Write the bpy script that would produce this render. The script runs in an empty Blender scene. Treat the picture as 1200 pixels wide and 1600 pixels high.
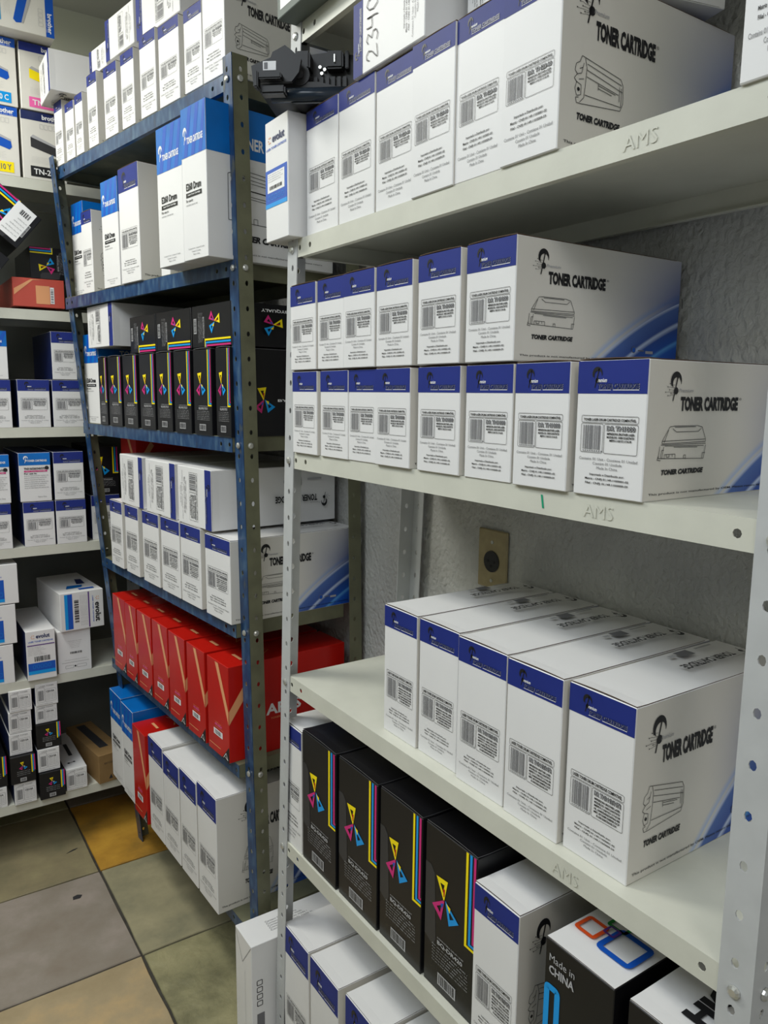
import bpy, bmesh, math, random
from math import sin, cos, pi, radians, atan2, sqrt
from mathutils import Vector, Matrix
random.seed(7)
S = bpy.context.scene
COL = S.collection

# ------------------------------------------------------------------ camera
cam_d = bpy.data.cameras.new('camera'); cam = bpy.data.objects.new('camera', cam_d); COL.objects.link(cam)
S.camera = cam
YAW, PITCH, ROLL = radians(34), radians(8.7), radians(.62)
F = Vector((sin(YAW)*cos(PITCH), cos(YAW)*cos(PITCH), -sin(PITCH)))
R0 = Vector((cos(YAW), -sin(YAW), 0)); U0 = R0.cross(F)
R_ = R0*cos(ROLL)+U0*sin(ROLL); U_ = U0*cos(ROLL)-R0*sin(ROLL)
cam.matrix_world = Matrix(((R_.x, U_.x, -F.x, 0), (R_.y, U_.y, -F.y, 0), (R_.z, U_.z, -F.z, 1.5), (0, 0, 0, 1)))
cam_d.sensor_fit = 'VERTICAL'; cam_d.sensor_height = 32; cam_d.lens = 32*1200/1600; cam_d.clip_start = .05

# ------------------------------------------------------------------ light
W = bpy.data.worlds.new('world'); S.world = W; W.use_nodes = True
W.node_tree.nodes['Background'].inputs[0].default_value = (.86, .92, 1, 1)
W.node_tree.nodes['Background'].inputs[1].default_value = .4
def area(name, loc, rot, sx, sy, e, col):
    l = bpy.data.lights.new(name, 'AREA'); l.shape = 'RECTANGLE'; l.size = sx; l.size_y = sy; l.energy = e; l.color = col
    o = bpy.data.objects.new(name, l); COL.objects.link(o); o.location = loc; o.rotation_euler = rot; return o
area('ceiling_tube_light', (-.75, .55, 2.70), (0, 0, 0), .9, 1.9, 27, (.86, .93, 1))
area('ceiling_tube_light', (-.25, 2.15, 2.72), (0, 0, 0), .3, .9, 21, (1, 1, .93))
area('ceiling_tube_light', (-.3, -1.3, 2.70), (0, 0, 0), .6, 1.2, 12, (1, .95, .86))
S.view_settings.view_transform = 'Standard'; S.view_settings.look = 'None'
S.view_settings.gamma = 1; S.view_settings.exposure = 0.43; S.view_settings.use_curve_mapping = False

# ------------------------------------------------------------------ materials
MATS = {}
def mat(name, col, rough=.5, metal=0, noise=0, nscale=30, bump=0, bscale=200, spec=.4, col2=None):
    m = bpy.data.materials.new(name); m.use_nodes = True; nt = m.node_tree; b = nt.nodes['Principled BSDF']
    b.inputs['Base Color'].default_value = (*col, 1); b.inputs['Roughness'].default_value = rough
    b.inputs['Metallic'].default_value = metal; b.inputs['Specular IOR Level'].default_value = spec
    tc = nt.nodes.new('ShaderNodeTexCoord')
    if noise or col2:
        n = nt.nodes.new('ShaderNodeTexNoise'); n.inputs['Scale'].default_value = nscale; n.inputs['Detail'].default_value = 6
        nt.links.new(tc.outputs['Object'], n.inputs['Vector'])
        r = nt.nodes.new('ShaderNodeValToRGB'); r.color_ramp.elements[0].position = .35; r.color_ramp.elements[1].position = .65
        c2 = col2 or tuple(c*(1-noise) for c in col)
        r.color_ramp.elements[0].color = (*c2, 1); r.color_ramp.elements[1].color = (*col, 1)
        nt.links.new(n.outputs['Fac'], r.inputs[0]); nt.links.new(r.outputs[0], b.inputs['Base Color'])
    if bump:
        n = nt.nodes.new('ShaderNodeTexNoise'); n.inputs['Scale'].default_value = bscale; n.inputs['Detail'].default_value = 4
        nt.links.new(tc.outputs['Object'], n.inputs['Vector'])
        bp = nt.nodes.new('ShaderNodeBump'); bp.inputs['Strength'].default_value = bump; bp.inputs['Distance'].default_value = .004
        nt.links.new(n.outputs['Fac'], bp.inputs['Height']); nt.links.new(bp.outputs[0], b.inputs['Normal'])
    MATS[name] = m; return m
def lin(r, g, b):
    f = lambda c: (c/255/12.92) if c/255 <= .04045 else ((c/255+.055)/1.055)**2.4
    return (f(r), f(g), f(b))
white = mat('white_card', (.76, .755, .75), .42, noise=.03, nscale=8)
cream = mat('cream_card', (.72, .70, .64), .45, noise=.04, nscale=8)
navy = mat('navy_print', lin(36, 50, 128), .5, noise=.12, nscale=12, spec=.25)
navyd = mat('dark_navy_print', lin(30, 42, 92), .35, noise=.2, nscale=10)
sky = mat('bright_blue_print', lin(0, 112, 200), .4, noise=.25, nscale=9)
skyd = mat('blue_print', lin(20, 84, 184), .35)
cyan = mat('cyan_print', lin(10, 150, 225), .35)
yellow = mat('yellow_print', lin(250, 226, 10), .4)
magenta = mat('magenta_print', lin(205, 40, 120), .4)
pink = mat('pink_print', lin(235, 100, 170), .4)
ink = mat('black_ink', (.012, .012, .014), .45)
grey = mat('grey_ink', (.16, .16, .17), .5)
lgrey = mat('light_grey_ink', (.42, .42, .43), .5)
wink = mat('white_ink', (.82, .82, .82), .45)
black = mat('black_card', (.008, .008, .010), .32, noise=.2, nscale=6)
gblack = mat('dark_grey_print', (.035, .035, .038), .35)
red = mat('red_card', lin(190, 26, 18), .28, noise=.12, nscale=10)
redd = mat('salmon_red_card', lin(200, 84, 70), .35, noise=.1, nscale=10)
tan = mat('tan_print', lin(226, 160, 112), .4)
kraft = mat('kraft_card', lin(146, 116, 74), .7, noise=.12, nscale=20)
kedge = mat('kraft_edge', lin(86, 66, 50), .8)
orange = mat('orange_print', lin(222, 80, 30), .4)
green = mat('green_print', lin(40, 140, 60), .4)
violet = mat('violet_print', lin(90, 50, 130), .4)
steel = mat('grey_painted_steel', lin(206, 206, 193), .42, noise=.07, nscale=14, bump=.05, bscale=90)
postm = mat('grey_post_paint', lin(186, 188, 188), .42, noise=.08, nscale=25)
olive = mat('olive_grey_paint', lin(112, 112, 88), .5, noise=.3, nscale=16)
bolt_m = mat('zinc_bolt', (.62, .62, .58), .3, .7)
plastic = mat('black_plastic', (.011, .011, .012), .42)
drum = mat('drum_green', lin(22, 52, 50), .15)
plate = mat('beige_outlet_plate', lin(166, 152, 116), .5, noise=.15, nscale=60)
ceilm = mat('ceiling_paint', (.62, .62, .58), .8)
backw = mat('back_wall_two_tone', (.64, .64, .55), .8, noise=.08, nscale=5, bump=.15, bscale=40)
grout = mat('grout', (.055, .05, .04), .9, noise=.3, nscale=40, bump=.3, bscale=200)

def blue_paint():
    m = mat('blue_brushed_paint', lin(34, 74, 122), .3); nt = m.node_tree; b = nt.nodes['Principled BSDF']
    tc = nt.nodes.new('ShaderNodeTexCoord'); mp = nt.nodes.new('ShaderNodeMapping'); mp.inputs['Scale'].default_value = (30, 30, 12)
    n = nt.nodes.new('ShaderNodeTexNoise'); n.inputs['Scale'].default_value = 1.6; n.inputs['Detail'].default_value = 8
    r = nt.nodes.new('ShaderNodeValToRGB'); e = r.color_ramp.elements
    e[0].position = .28; e[0].color = (*lin(84, 88, 76), 1); e[1].position = .38; e[1].color = (*lin(26, 52, 88), 1)
    x = e.new(.52); x.color = (*lin(36, 68, 106), 1); x = e.new(.72); x.color = (*lin(74, 102, 126), 1)
    L = nt.links.new; L(tc.outputs['Object'], mp.inputs[0]); L(mp.outputs[0], n.inputs['Vector']); L(n.outputs['Fac'], r.inputs[0]); L(r.outputs[0], b.inputs['Base Color'])
    return m
bluep = blue_paint()

def wall_mat():
    m = mat('rough_grey_plaster', (.40, .40, .385), .85); nt = m.node_tree; b = nt.nodes['Principled BSDF']; L = nt.links.new
    tc = nt.nodes.new('ShaderNodeTexCoord')
    mp = nt.nodes.new('ShaderNodeMapping'); mp.inputs['Scale'].default_value = (1, 1, .8); L(tc.outputs['Object'], mp.inputs[0])
    n1 = nt.nodes.new('ShaderNodeTexNoise'); n1.inputs['Scale'].default_value = 95; n1.inputs['Detail'].default_value = 5; n1.inputs['Distortion'].default_value = .5
    v = nt.nodes.new('ShaderNodeTexVoronoi'); v.inputs['Scale'].default_value = 120; v.feature = 'SMOOTH_F1'
    L(mp.outputs[0], n1.inputs['Vector']); L(mp.outputs[0], v.inputs['Vector'])
    mx = nt.nodes.new('ShaderNodeMath'); mx.operation = 'MULTIPLY_ADD'; mx.inputs[1].default_value = .5
    L(v.outputs['Distance'], mx.inputs[0]); L(n1.outputs['Fac'], mx.inputs[2])
    bp = nt.nodes.new('ShaderNodeBump'); bp.inputs['Strength'].default_value = .9; bp.inputs['Distance'].default_value = .006
    L(mx.outputs[0], bp.inputs['Height']); L(bp.outputs[0], b.inputs['Normal'])
    n2 = nt.nodes.new('ShaderNodeTexNoise'); n2.inputs['Scale'].default_value = 7; n2.inputs['Detail'].default_value = 7; L(tc.outputs['Object'], n2.inputs['Vector'])
    r = nt.nodes.new('ShaderNodeValToRGB'); r.color_ramp.elements[0].position = .3; r.color_ramp.elements[0].color = (.42, .42, .405, 1)
    r.color_ramp.elements[1].position = .7; r.color_ramp.elements[1].color = (.56, .56, .535, 1)
    L(n2.outputs['Fac'], r.inputs[0]); L(r.outputs[0], b.inputs['Base Color'])
    return m
plaster = wall_mat()

def tile_mat(name, c1, c2, c3, bump):
    m = mat(name, c1, .48); nt = m.node_tree; b = nt.nodes['Principled BSDF']; L = nt.links.new
    tc = nt.nodes.new('ShaderNodeTexCoord')
    n = nt.nodes.new('ShaderNodeTexNoise'); n.inputs['Scale'].default_value = 5; n.inputs['Detail'].default_value = 9; n.inputs['Roughness'].default_value = .62
    L(tc.outputs['Object'], n.inputs['Vector'])
    r = nt.nodes.new('ShaderNodeValToRGB'); e = r.color_ramp.elements
    e[0].position = .3; e[0].color = (*c2, 1); e[1].position = .7; e[1].color = (*c3, 1); x = e.new(.5); x.color = (*c1, 1)
    L(n.outputs['Fac'], r.inputs[0]); L(r.outputs[0], b.inputs['Base Color'])
    n2 = nt.nodes.new('ShaderNodeTexNoise'); n2.inputs['Scale'].default_value = 14; n2.inputs['Detail'].default_value = 8; n2.inputs['Distortion'].default_value = .3
    L(tc.outputs['Object'], n2.inputs['Vector'])
    bp = nt.nodes.new('ShaderNodeBump'); bp.inputs['Strength'].default_value = bump; bp.inputs['Distance'].default_value = .01
    L(n2.outputs['Fac'], bp.inputs['Height']); L(bp.outputs[0], b.inputs['Normal'])
    return m
t_ochre = tile_mat('ochre_slate', lin(180, 134, 52), lin(134, 105, 50), lin(206, 158, 62), .25)
t_green = tile_mat('green_grey_slate', lin(153, 146, 117), lin(124, 122, 100), lin(175, 165, 132), .25)
t_olive = tile_mat('olive_slate', lin(134, 124, 96), lin(112, 108, 84), lin(153, 144, 108), .25)
t_grey = tile_mat('purple_grey_slate', lin(141, 132, 120), lin(129, 117, 103), lin(160, 148, 139), .15)
t_beige = tile_mat('beige_slate', lin(165, 148, 116), lin(148, 132, 100), lin(192, 163, 117), .2)
t_rough = tile_mat('rough_green_slate', lin(144, 139, 105), lin(100, 98, 74), lin(168, 160, 122), .9)

def swoosh(name, base):
    """printed carton side: white card with the blue curved bands of the print in its far lower corner"""
    m = mat(name, base, .4); nt = m.node_tree; b = nt.nodes['Principled BSDF']; L = nt.links.new
    uv = nt.nodes.new('ShaderNodeUVMap'); uv.uv_map = 'UVMap'
    sp = nt.nodes.new('ShaderNodeSeparateXYZ'); L(uv.outputs[0], sp.inputs[0])
    def M(op, a, c, cl=False):
        n = nt.nodes.new('ShaderNodeMath'); n.operation = op; n.use_clamp = cl
        for i, q in enumerate((a, c)):
            if isinstance(q, (int, float)): n.inputs[i].default_value = q
            elif q is not None: L(q, n.inputs[i])
        return n.outputs[0]
    u, v = sp.outputs[0], sp.outputs[1]
    dx = M('SUBTRACT', M('MULTIPLY', u, 2.2), 3.6); dy = M('ADD', v, 3.6)
    d = M('SQRT', M('ADD', M('MULTIPLY', dx, dx), M('MULTIPLY', dy, dy)), None)
    t = M('DIVIDE', M('SUBTRACT', 5.24, d), 1.6, True)      # 0 outside .. 1 deep
    r = nt.nodes.new('ShaderNodeValToRGB'); e = r.color_ramp.elements
    e[0].position = 0; e[0].color = (*base, 1); e[1].position = 1; e[1].color = (*lin(20, 60, 160), 1)
    for p, c in ((.44, base), (.47, (.45, .55, .75)), (.485, base), (.50, (.55, .62, .78)), (.52, lin(80, 110, 175)), (.60, lin(60, 88, 160)), (.615, (.55, .65, .85)), (.64, lin(44, 80, 160)),
                 (.70, lin(34, 84, 176)), (.715, lin(90, 160, 225)), (.74, lin(30, 90, 190)), (.82, lin(20, 70, 170))):
        x = e.new(p); x.color = (*c, 1)
    L(t, r.inputs[0])
    g = M('MULTIPLY', M('POWER', M('MULTIPLY', M('SUBTRACT', u, .46), 1.9, True), 1.5), M('SUBTRACT', 1.0, M('MULTIPLY', M('SUBTRACT', v, .6, True), 1.5, True)), True)
    g2 = M('MULTIPLY', g, M('LESS_THAN', t, .50))
    mx = nt.nodes.new('ShaderNodeMix'); mx.data_type = 'RGBA'; L(g2, mx.inputs[0]); L(r.outputs[0], mx.inputs[6]); mx.inputs[7].default_value = (*lin(84, 104, 164), 1)
    L(mx.outputs[2], b.inputs['Base Color'])
    return m
side_sw = swoosh('warm_lit_white_card_blue_swoosh', (.70, .675, .62))  # card base tinted to carry the weaker, warmer light on box sides

# ------------------------------------------------------------------ object helpers
def link(name, me, parent=None):
    o = bpy.data.objects.new(name, me); COL.objects.link(o)
    if parent: o.parent = parent
    return o
def empty(name, loc=(0, 0, 0), rot=(0, 0, 0)):
    o = bpy.data.objects.new(name, None); COL.objects.link(o); o.location = loc; o.rotation_euler = rot; o.empty_display_size = .05; return o
def tag(o, label, cat, group=None):
    o['label'] = label; o['category'] = cat
    if group: o['group'] = group
    return o
def mesh(name, verts, faces, mats, fm=None, uv=None):
    me = bpy.data.meshes.new(name); me.from_pydata([tuple(v) for v in verts], [], faces)
    for m in mats: me.materials.append(m)
    if fm: me.polygons.foreach_set('material_index', fm)
    me.update(); return me
def fix_normals(me):
    bm = bmesh.new(); bm.from_mesh(me); bmesh.ops.recalc_face_normals(bm, faces=bm.faces); bm.to_mesh(me); bm.free()
def copy_tree(o, parent=None):
    c = o.copy(); COL.objects.link(c); c.parent = parent
    for ch in o.children: copy_tree(ch, c)
    return c
def box_mesh(name, x0, x1, y0, y1, z0, z1, m, bev=0, seg=1):
    bm = bmesh.new(); bmesh.ops.create_cube(bm, size=1)
    for v in bm.verts: v.co = Vector(((v.co.x+.5)*(x1-x0)+x0, (v.co.y+.5)*(y1-y0)+y0, (v.co.z+.5)*(z1-z0)+z0))
    if bev: bmesh.ops.bevel(bm, geom=bm.edges[:], offset=bev, segments=seg, affect='EDGES')
    me = bpy.data.meshes.new(name); bm.to_mesh(me); bm.free(); me.materials.append(m); return me
class Multi:
    """several boxes / cylinders / prisms joined into one mesh"""
    def __init__(s): s.bm = bmesh.new(); s.mats = []
    def _m(s, m):
        if m not in s.mats: s.mats.append(m)
        return s.mats.index(m)
    def box(s, x0, x1, y0, y1, z0, z1, m, bev=0, M=None):
        r = bmesh.ops.create_cube(s.bm, size=1); vs = r['verts']
        for v in vs: v.co = Vector(((v.co.x+.5)*(x1-x0)+x0, (v.co.y+.5)*(y1-y0)+y0, (v.co.z+.5)*(z1-z0)+z0))
        fs = list({f for v in vs for f in v.link_faces})
        i = s._m(m)
        for f in fs: f.material_index = i
        if M:
            for v in vs: v.co = M @ v.co
        if bev:
            es = list({e for v in vs for e in v.link_edges}); bmesh.ops.bevel(s.bm, geom=es, offset=bev, segments=2, affect='EDGES')
    def cyl(s, p0, p1, r, m, n=16, r2=None):
        p0, p1 = Vector(p0), Vector(p1); d = p1-p0
        M = Matrix.Translation((p0+p1)/2) @ d.to_track_quat('Z', 'Y').to_matrix().to_4x4()
        q = bmesh.ops.create_cone(s.bm, cap_ends=True, segments=n, radius1=r, radius2=r if r2 is None else r2, depth=d.length, matrix=M)
        i = s._m(m)
        for f in {f for v in q['verts'] for f in v.link_faces}: f.material_index = i; f.smooth = len(f.verts) == 4
    def prism(s, pts, ax, a0, a1, m):
        """pts: 2D outline, extruded along axis ax ('x','y','z') from a0 to a1"""
        def P(u, v, a): return {'x': (a, u, v), 'y': (u, a, v), 'z': (u, v, a)}[ax]
        A = [s.bm.verts.new(P(u, v, a0)) for u, v in pts]; B = [s.bm.verts.new(P(u, v, a1)) for u, v in pts]
        i = s._m(m); n = len(pts); fs = [s.bm.faces.new(A), s.bm.faces.new(B[::-1])]
        for k in range(n): fs.append(s.bm.faces.new((A[k], B[k], B[(k+1) % n], A[(k+1) % n])))
        for f in fs: f.material_index = i
    def build(s, name, parent=None):
        bmesh.ops.recalc_face_normals(s.bm, faces=s.bm.faces)
        me = bpy.data.meshes.new(name); s.bm.to_mesh(me); s.bm.free()
        for m in s.mats: me.materials.append(m)
        return link(name, me, parent)

# text outlines, cached, normalised to the unit square
_T = {}
def glyphs(s, bold=0, shear=0):
    k = (s, bold, shear)
    if k not in _T:
        c = bpy.data.curves.new('t', 'FONT'); c.body = s; c.offset = bold; c.shear = shear; c.resolution_u = 2; c.fill_mode = 'FRONT' if hasattr(c, 'fill_mode') else None
        o = bpy.data.objects.new('t', c); COL.objects.link(o)
        me = bpy.data.meshes.new_from_object(o.evaluated_get(bpy.context.evaluated_depsgraph_get()))
        vs = [(v.co.x, v.co.y) for v in me.vertices]; fs = [tuple(p.vertices) for p in me.polygons]
        bpy.data.objects.remove(o); bpy.data.curves.remove(c); bpy.data.meshes.remove(me)
        x0 = min(v[0] for v in vs); x1 = max(v[0] for v in vs); y0 = min(v[1] for v in vs); y1 = max(v[1] for v in vs)
        _T[k] = ([((x-x0)/(x1-x0), (y-y0)/(y1-y0)) for x, y in vs], fs)
    return _T[k]

class Print:
    """flat print on one face of a carton; (u,v) in metres from the face's lower left corner"""
    def __init__(s, face, w, h, d, eps=.00035):
        s.f, s.w, s.h, s.d, s.eps = face, w, h, d, eps; s.v = []; s.fs = []; s.fm = []; s.mats = []; s.T = None
    def P(s, u, v, L):
        if s.T: u, v = s.T(u, v)
        e = s.eps*(1+.6*L)
        return {'front': (u-s.w/2, -s.d/2-e, v), 'right': (s.w/2+e, u-s.d/2, v), 'left': (-s.w/2-e, s.d/2-u, v),
                'top': (u-s.w/2, v-s.d/2, s.h+e)}[s.f]
    def mi(s, m):
        if m not in s.mats: s.mats.append(m)
        return s.mats.index(m)
    def poly(s, pts, m, L=1):
        a = sum(pts[i][0]*pts[(i+1) % len(pts)][1]-pts[(i+1) % len(pts)][0]*pts[i][1] for i in range(len(pts)))
        if a < 0: pts = pts[::-1]
        b = len(s.v); s.v += [s.P(u, v, L) for u, v in pts]; s.fs.append(tuple(range(b, b+len(pts)))); s.fm.append(s.mi(m))
    def rect(s, u0, v0, u1, v1, m, L=1): s.poly([(u0, v0), (u1, v0), (u1, v1), (u0, v1)], m, L)
    def line(s, u0, v0, u1, v1, t, m, L=2):
        dx, dy = u1-u0, v1-v0; n = sqrt(dx*dx+dy*dy) or 1; px, py = -dy/n*t/2, dx/n*t/2
        s.poly([(u0-px, v0-py), (u1-px, v1-py), (u1+px, v1+py), (u0+px, v0+py)], m, L)
    def path(s, pts, t, m, L=2, close=False):
        for a, b in zip(pts, pts[1:]+(pts[:1] if close else [])): 
            if a != b: s.line(*a, *b, t, m, L)
    def disc(s, u, v, r, m, L=2, n=14, ry=None):
        ry = ry or r; s.poly([(u+r*cos(2*pi*i/n), v+ry*sin(2*pi*i/n)) for i in range(n)], m, L)
    def rr(s, u0, v0, u1, v1, r, t, m, L=2):
        pts = []
        for cx, cy, a in ((u1-r, v1-r, 0), (u0+r, v1-r, 90), (u0+r, v0+r, 180), (u1-r, v0+r, 270)):
            for k in range(4): q = radians(a+k*30); pts.append((cx, cy, cos(q), sin(q)))
        n = len(pts)
        for i in range(n):
            a, b = pts[i], pts[(i+1) % n]
            s.poly([(a[0]+a[2]*r, a[1]+a[3]*r), (b[0]+b[2]*r, b[1]+b[3]*r), (b[0]+b[2]*(r-t), b[1]+b[3]*(r-t)), (a[0]+a[2]*(r-t), a[1]+a[3]*(r-t))], m, L)
    def text(s, t, u0, v0, u1, v1, m, bold=0, L=2, rot=0, shear=0, slant=0):
        vs, fs = glyphs(t, bold, shear); b = len(s.v)
        for x, y in vs:
            if rot == 90: x, y = 1-y, x
            elif rot == -90: x, y = y, 1-x
            elif rot == 180: x, y = 1-x, 1-y
            s.v.append(s.P(u0+(u1-u0)*x, v0+(v1-v0)*y+slant*x, L))
        i = s.mi(m)
        for f in fs: s.fs.append(tuple(b+k for k in f)); s.fm.append(i)
    def bars(s, u0, v0, u1, v1, m, L=2, n=17, seed=3, vert=True):
        rnd = random.Random(seed); ws = [rnd.choice((1, 1, 2, 3)) for _ in range(n*2)]; tot = sum(ws); p = 0
        for k, q in enumerate(ws):
            a, b = p/tot, (p+q)/tot; p += q
            if k % 2 == 0:
                if vert: s.rect(u0+(u1-u0)*a, v0, u0+(u1-u0)*b, v1, m, L)
                else: s.rect(u0, v0+(v1-v0)*a, u1, v0+(v1-v0)*b, m, L)
    def build(s, name, parent):
        return link(name, mesh(name, s.v, s.fs, s.mats, s.fm), parent)

# ------------------------------------------------------------------ cartons
def carton(name, w, h, d, front=white, back=white, left=white, right=white, top=white, bottom=white, bev=.0011):
    bm = bmesh.new(); bmesh.ops.create_cube(bm, size=1)
    for v in bm.verts: v.co = Vector((v.co.x*w, v.co.y*d, (v.co.z+.5)*h))
    ms = [front, back, left, right, top, bottom]
    for f in bm.faces:
        n = f.normal; f.material_index = (0 if n.y < -.5 else 1 if n.y > .5 else 2 if n.x < -.5 else 3 if n.x > .5 else 4 if n.z > .5 else 5)
    bmesh.ops.bevel(bm, geom=bm.edges[:], offset=bev, segments=1, affect='EDGES')
    uvl = bm.loops.layers.uv.new('UVMap')
    for f in bm.faces:
        for l in f.loops:
            c = l.vert.co; l[uvl].uv = ((c.y+d/2)/d, c.z/h)
    me = bpy.data.meshes.new(name); bm.to_mesh(me); bm.free()
    for m in ms: me.materials.append(m)
    o = link(name, me); o['dims'] = (w, h, d); return o
def flap(root, w, h, d, m, edge=kedge, lift=.0028):
    """the closing flap: a thin board whose free front edge stands a little open"""
    n = 6; vs = []; fs = []; fm = []
    for j in range(n+1):
        t = j/n; x = -w/2*.985+w*.985*t; a = lift*(.35+.65*sin(pi*(.15+.75*t)))
        for (y, z0) in ((-d/2+.0012, a), (-d/2+.02, a*.55), (d/2-.012, .0003)):
            vs += [(x, y, h+z0), (x, y, h+z0-.0009 if z0 > .001 else h-.0004)]
    for j in range(n):
        for k in range(2):
            a = j*6+k*2; b = a+6
            fs.append((a, b, b+2, a+2)); fm.append(0); fs.append((a+1, a+3, b+3, b+1)); fm.append(1)
        a = j*6; b = a+6; fs.append((a, a+1, b+1, b)); fm.append(1)
    for j in (0, n):
        a = j*6
        for k in range(2): fs.append((a+k*2, a+k*2+2, a+k*2+3, a+k*2+1)); fm.append(1)
    return link('top_flap', mesh('top_flap', vs, fs, [m, edge], fm), root)
def seam(root, w, h, d, m=kedge):
    p = Print('front', w, h, d); p.rect(.0006, h-.0016, w-.0006, h-.0004, m, 3); p.build('front_seam', root)

def p_logo(p, u, v, s, m, dots=True):
    """the umbrella-like P mark: canopy crescent, slanted stem, bead, and a few circuit lines"""
    n = 14
    A = [(u+s*(.12+.36*cos(radians(205-k*17))), v+s*(.66+.40*sin(radians(205-k*17)))) for k in range(n)]
    B = [(u+s*(.17+.27*cos(radians(215-k*17))), v+s*(.56+.27*sin(radians(215-k*17)))) for k in range(n)]
    for k in range(n-1): p.poly([A[k], A[k+1], B[k+1], B[k]], m, 2)
    p.disc(u+s*.14, v+s*.26, s*.15, m)
    p.poly([(u+s*.20, v+s*.95), (u+s*.27, v+s*.95), (u+s*.0, v-s*.16), (u-s*.06, v-s*.16)], m, 2)
    if dots:
        for k, (x, y) in enumerate(((-.28, .55), (-.42, .42), (-.3, .3), (-.55, .2), (-.38, .06), (-.2, .15))):
            p.disc(u+s*x, v+s*y, s*.025, m, n=6); p.line(u+s*x, v+s*y, u+s*(x+.16), v+s*y, s*.012, m); p.line(u+s*(x+.16), v+s*y, u+s*(x+.22), v+s*(y-.05+.02*k), s*.012, m); p.line(u+s*(x+.22), v+s*(y-.05+.02*k), u+s*.05, v+s*(y-.05+.02*k), s*.012, m)

def art_a(p, u0, v0, u1, v1, m, t=.0006):
    X = lambda a: u0+(u1-u0)*a; Y = lambda b: v0+(v1-v0)*b
    for q in ([(.2, .98), (.3, 1), (.78, 1), (.88, .96), (.97, .62), (.06, .6), (.2, .98)], [(.26, .93), (.34, .84), (.8, .84), (.86, .92)], [(.3, .97), (.74, .97)],
              [(.06, .6), (.06, .53), (.97, .55), (.97, .62)], [(.04, .5), (.98, .5)], [(.1, .56), (.18, .9)], [(.12, .47), (.94, .44)], [(.3, .43), (.8, .41)],
              [(.02, .46), (0, .14), (.95, .08), (.98, .46)], [(.1, .45), (.07, .14)], [(.04, .14), (.06, .36), (.1, .36)], [(.12, .12), (.12, .24), (.34, .24), (.34, .12)],
              [(.16, .24), (.16, .17), (.22, .17), (.22, .24), (.28, .24), (.28, .17)], [(.52, .1), (.52, .2), (.56, .2), (.56, .1)], [(.92, .09), (.92, .24), (.98, .24)], [(.0, .2), (-.02, .1), (.05, .08)]):
        p.path([(X(a), Y(b)) for a, b in q], t, m)
def art_b(p, u0, v0, u1, v1, m, t=.0007):
    X = lambda a: u0+(u1-u0)*a; Y = lambda b: v0+(v1-v0)*b
    for q in ([(.1, .86), (.14, .99), (.94, .78), (.99, .66), (1, .28), (.95, .12), (.14, .02), (.06, .02)], [(.2, .98), (.24, .78), (.22, .4), (.2, .16), (.12, .04)],
              [(.25, .86), (.96, .66)], [(.24, .74), (.98, .52)], [(.24, .6), (.9, .44)], [(.22, .22), (.96, .2)], [(.48, .5), (.84, .42)], [(.48, .44), (.76, .38)], [(.48, .54), (.48, .4)],
              [(.92, .62), (.92, .3)], [(.96, .6), (.96, .2)], [(.1, .86), (.03, .8), (.01, .66), (.06, .6), (.0, .5), (.05, .44)], [(.06, .6), (.14, .64), (.18, .86)],
              [(.05, .44), (.14, .4), (.14, .2), (.06, .16), (.02, .3), (.05, .44)], [(.06, .02), (.04, .12), (.1, .14)], [(.1, .72), (.16, .76)], [(.09, .5), (.19, .54)]):
        p.path([(X(a), Y(b)) for a, b in q], t, m)
    p.disc(X(.09), Y(.3), .0022, m)

def product_label(root, w, h, d, y0, y1, title, model, nl):
    """outlined label: a title strip, a barcode cell and a model cell"""
    p = Print('front', w, h, d); a, b = w*.09, w*.91; H = y1-y0; t = .00045
    p.rr(a, y1-H*.19, b, y1, .0018, t, ink); p.text(title, a+.003, y1-H*.145, b-.003, y1-H*.055, ink, .03)
    m = a+(b-a)*.41
    p.rr(a, y0, m-.0005, y1-H*.21, .002, t, ink); p.bars(a+.003, y0+.0035, m-.0035, y1-H*.21-.002, grey)
    for k in range(9): p.rect(a+.0034+k*.0031, y0+.0015, a+.0052+k*.0031, y0+.0026, grey, 2)
    p.rr(m+.0008, y0, b, y1-H*.21, .002, t, ink)
    c0, c1 = m+.004, b-.0035; yt = y1-H*.24
    p.text(model, c0, yt-H*.16, c1, yt-.0008, ink, .07); p.text(model, c0+.0006, yt-H*.15, c1-.0006, yt-.0016, lgrey, .0, 3)
    L = ['IMPRESSORA BROTHER LASER:', 'MODELOS: 1000/12/60/70/72/', 'MFP/1110/1511/1618', 'HL 5440/5450/5470/6180', 'MFC 8710/8910/8950 DCP', '8110/8150/8155/6182 DW']
    yy = yt-H*.2
    for k in range(nl):
        s = .12 if k in (nl-1,) else .02
        p.text(L[k], c0+(c1-c0)*s, yy-H*.062, c1-(c1-c0)*s, yy, ink, .035); yy -= H*.088
    return p.build('product_label', root)
def small_print(root, w, h, d, y0, y1, order):
    p = Print('front', w, h, d); A = [('Contains 01 Unit - Contiene 01 Unidad', .84, 0), ('Contém 01 Unidade', .42, 0), ('Made In China', .3, 0)]
    B = [('Importado e Distribuido por:', .5, .02), ('Matriz - CNPJ 01.149.110/0001-02', .63, .02), ('Filial - CNPJ: 01.149.110/0009-59', .62, .02)]
    seq = (A+[None]+B) if order == 0 else (B+[None]+A); st = (y1-y0)/7.2; y = y1
    for q in seq:
        if q is None: y -= st*.6; continue
        p.text(q[0], w/2-w*q[1]/2, y-st*.62, w/2+w*q[1]/2, y, grey if q[2] == 0 else ink, q[2]); y -= st
    return p.build('small_print', root)
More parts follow.
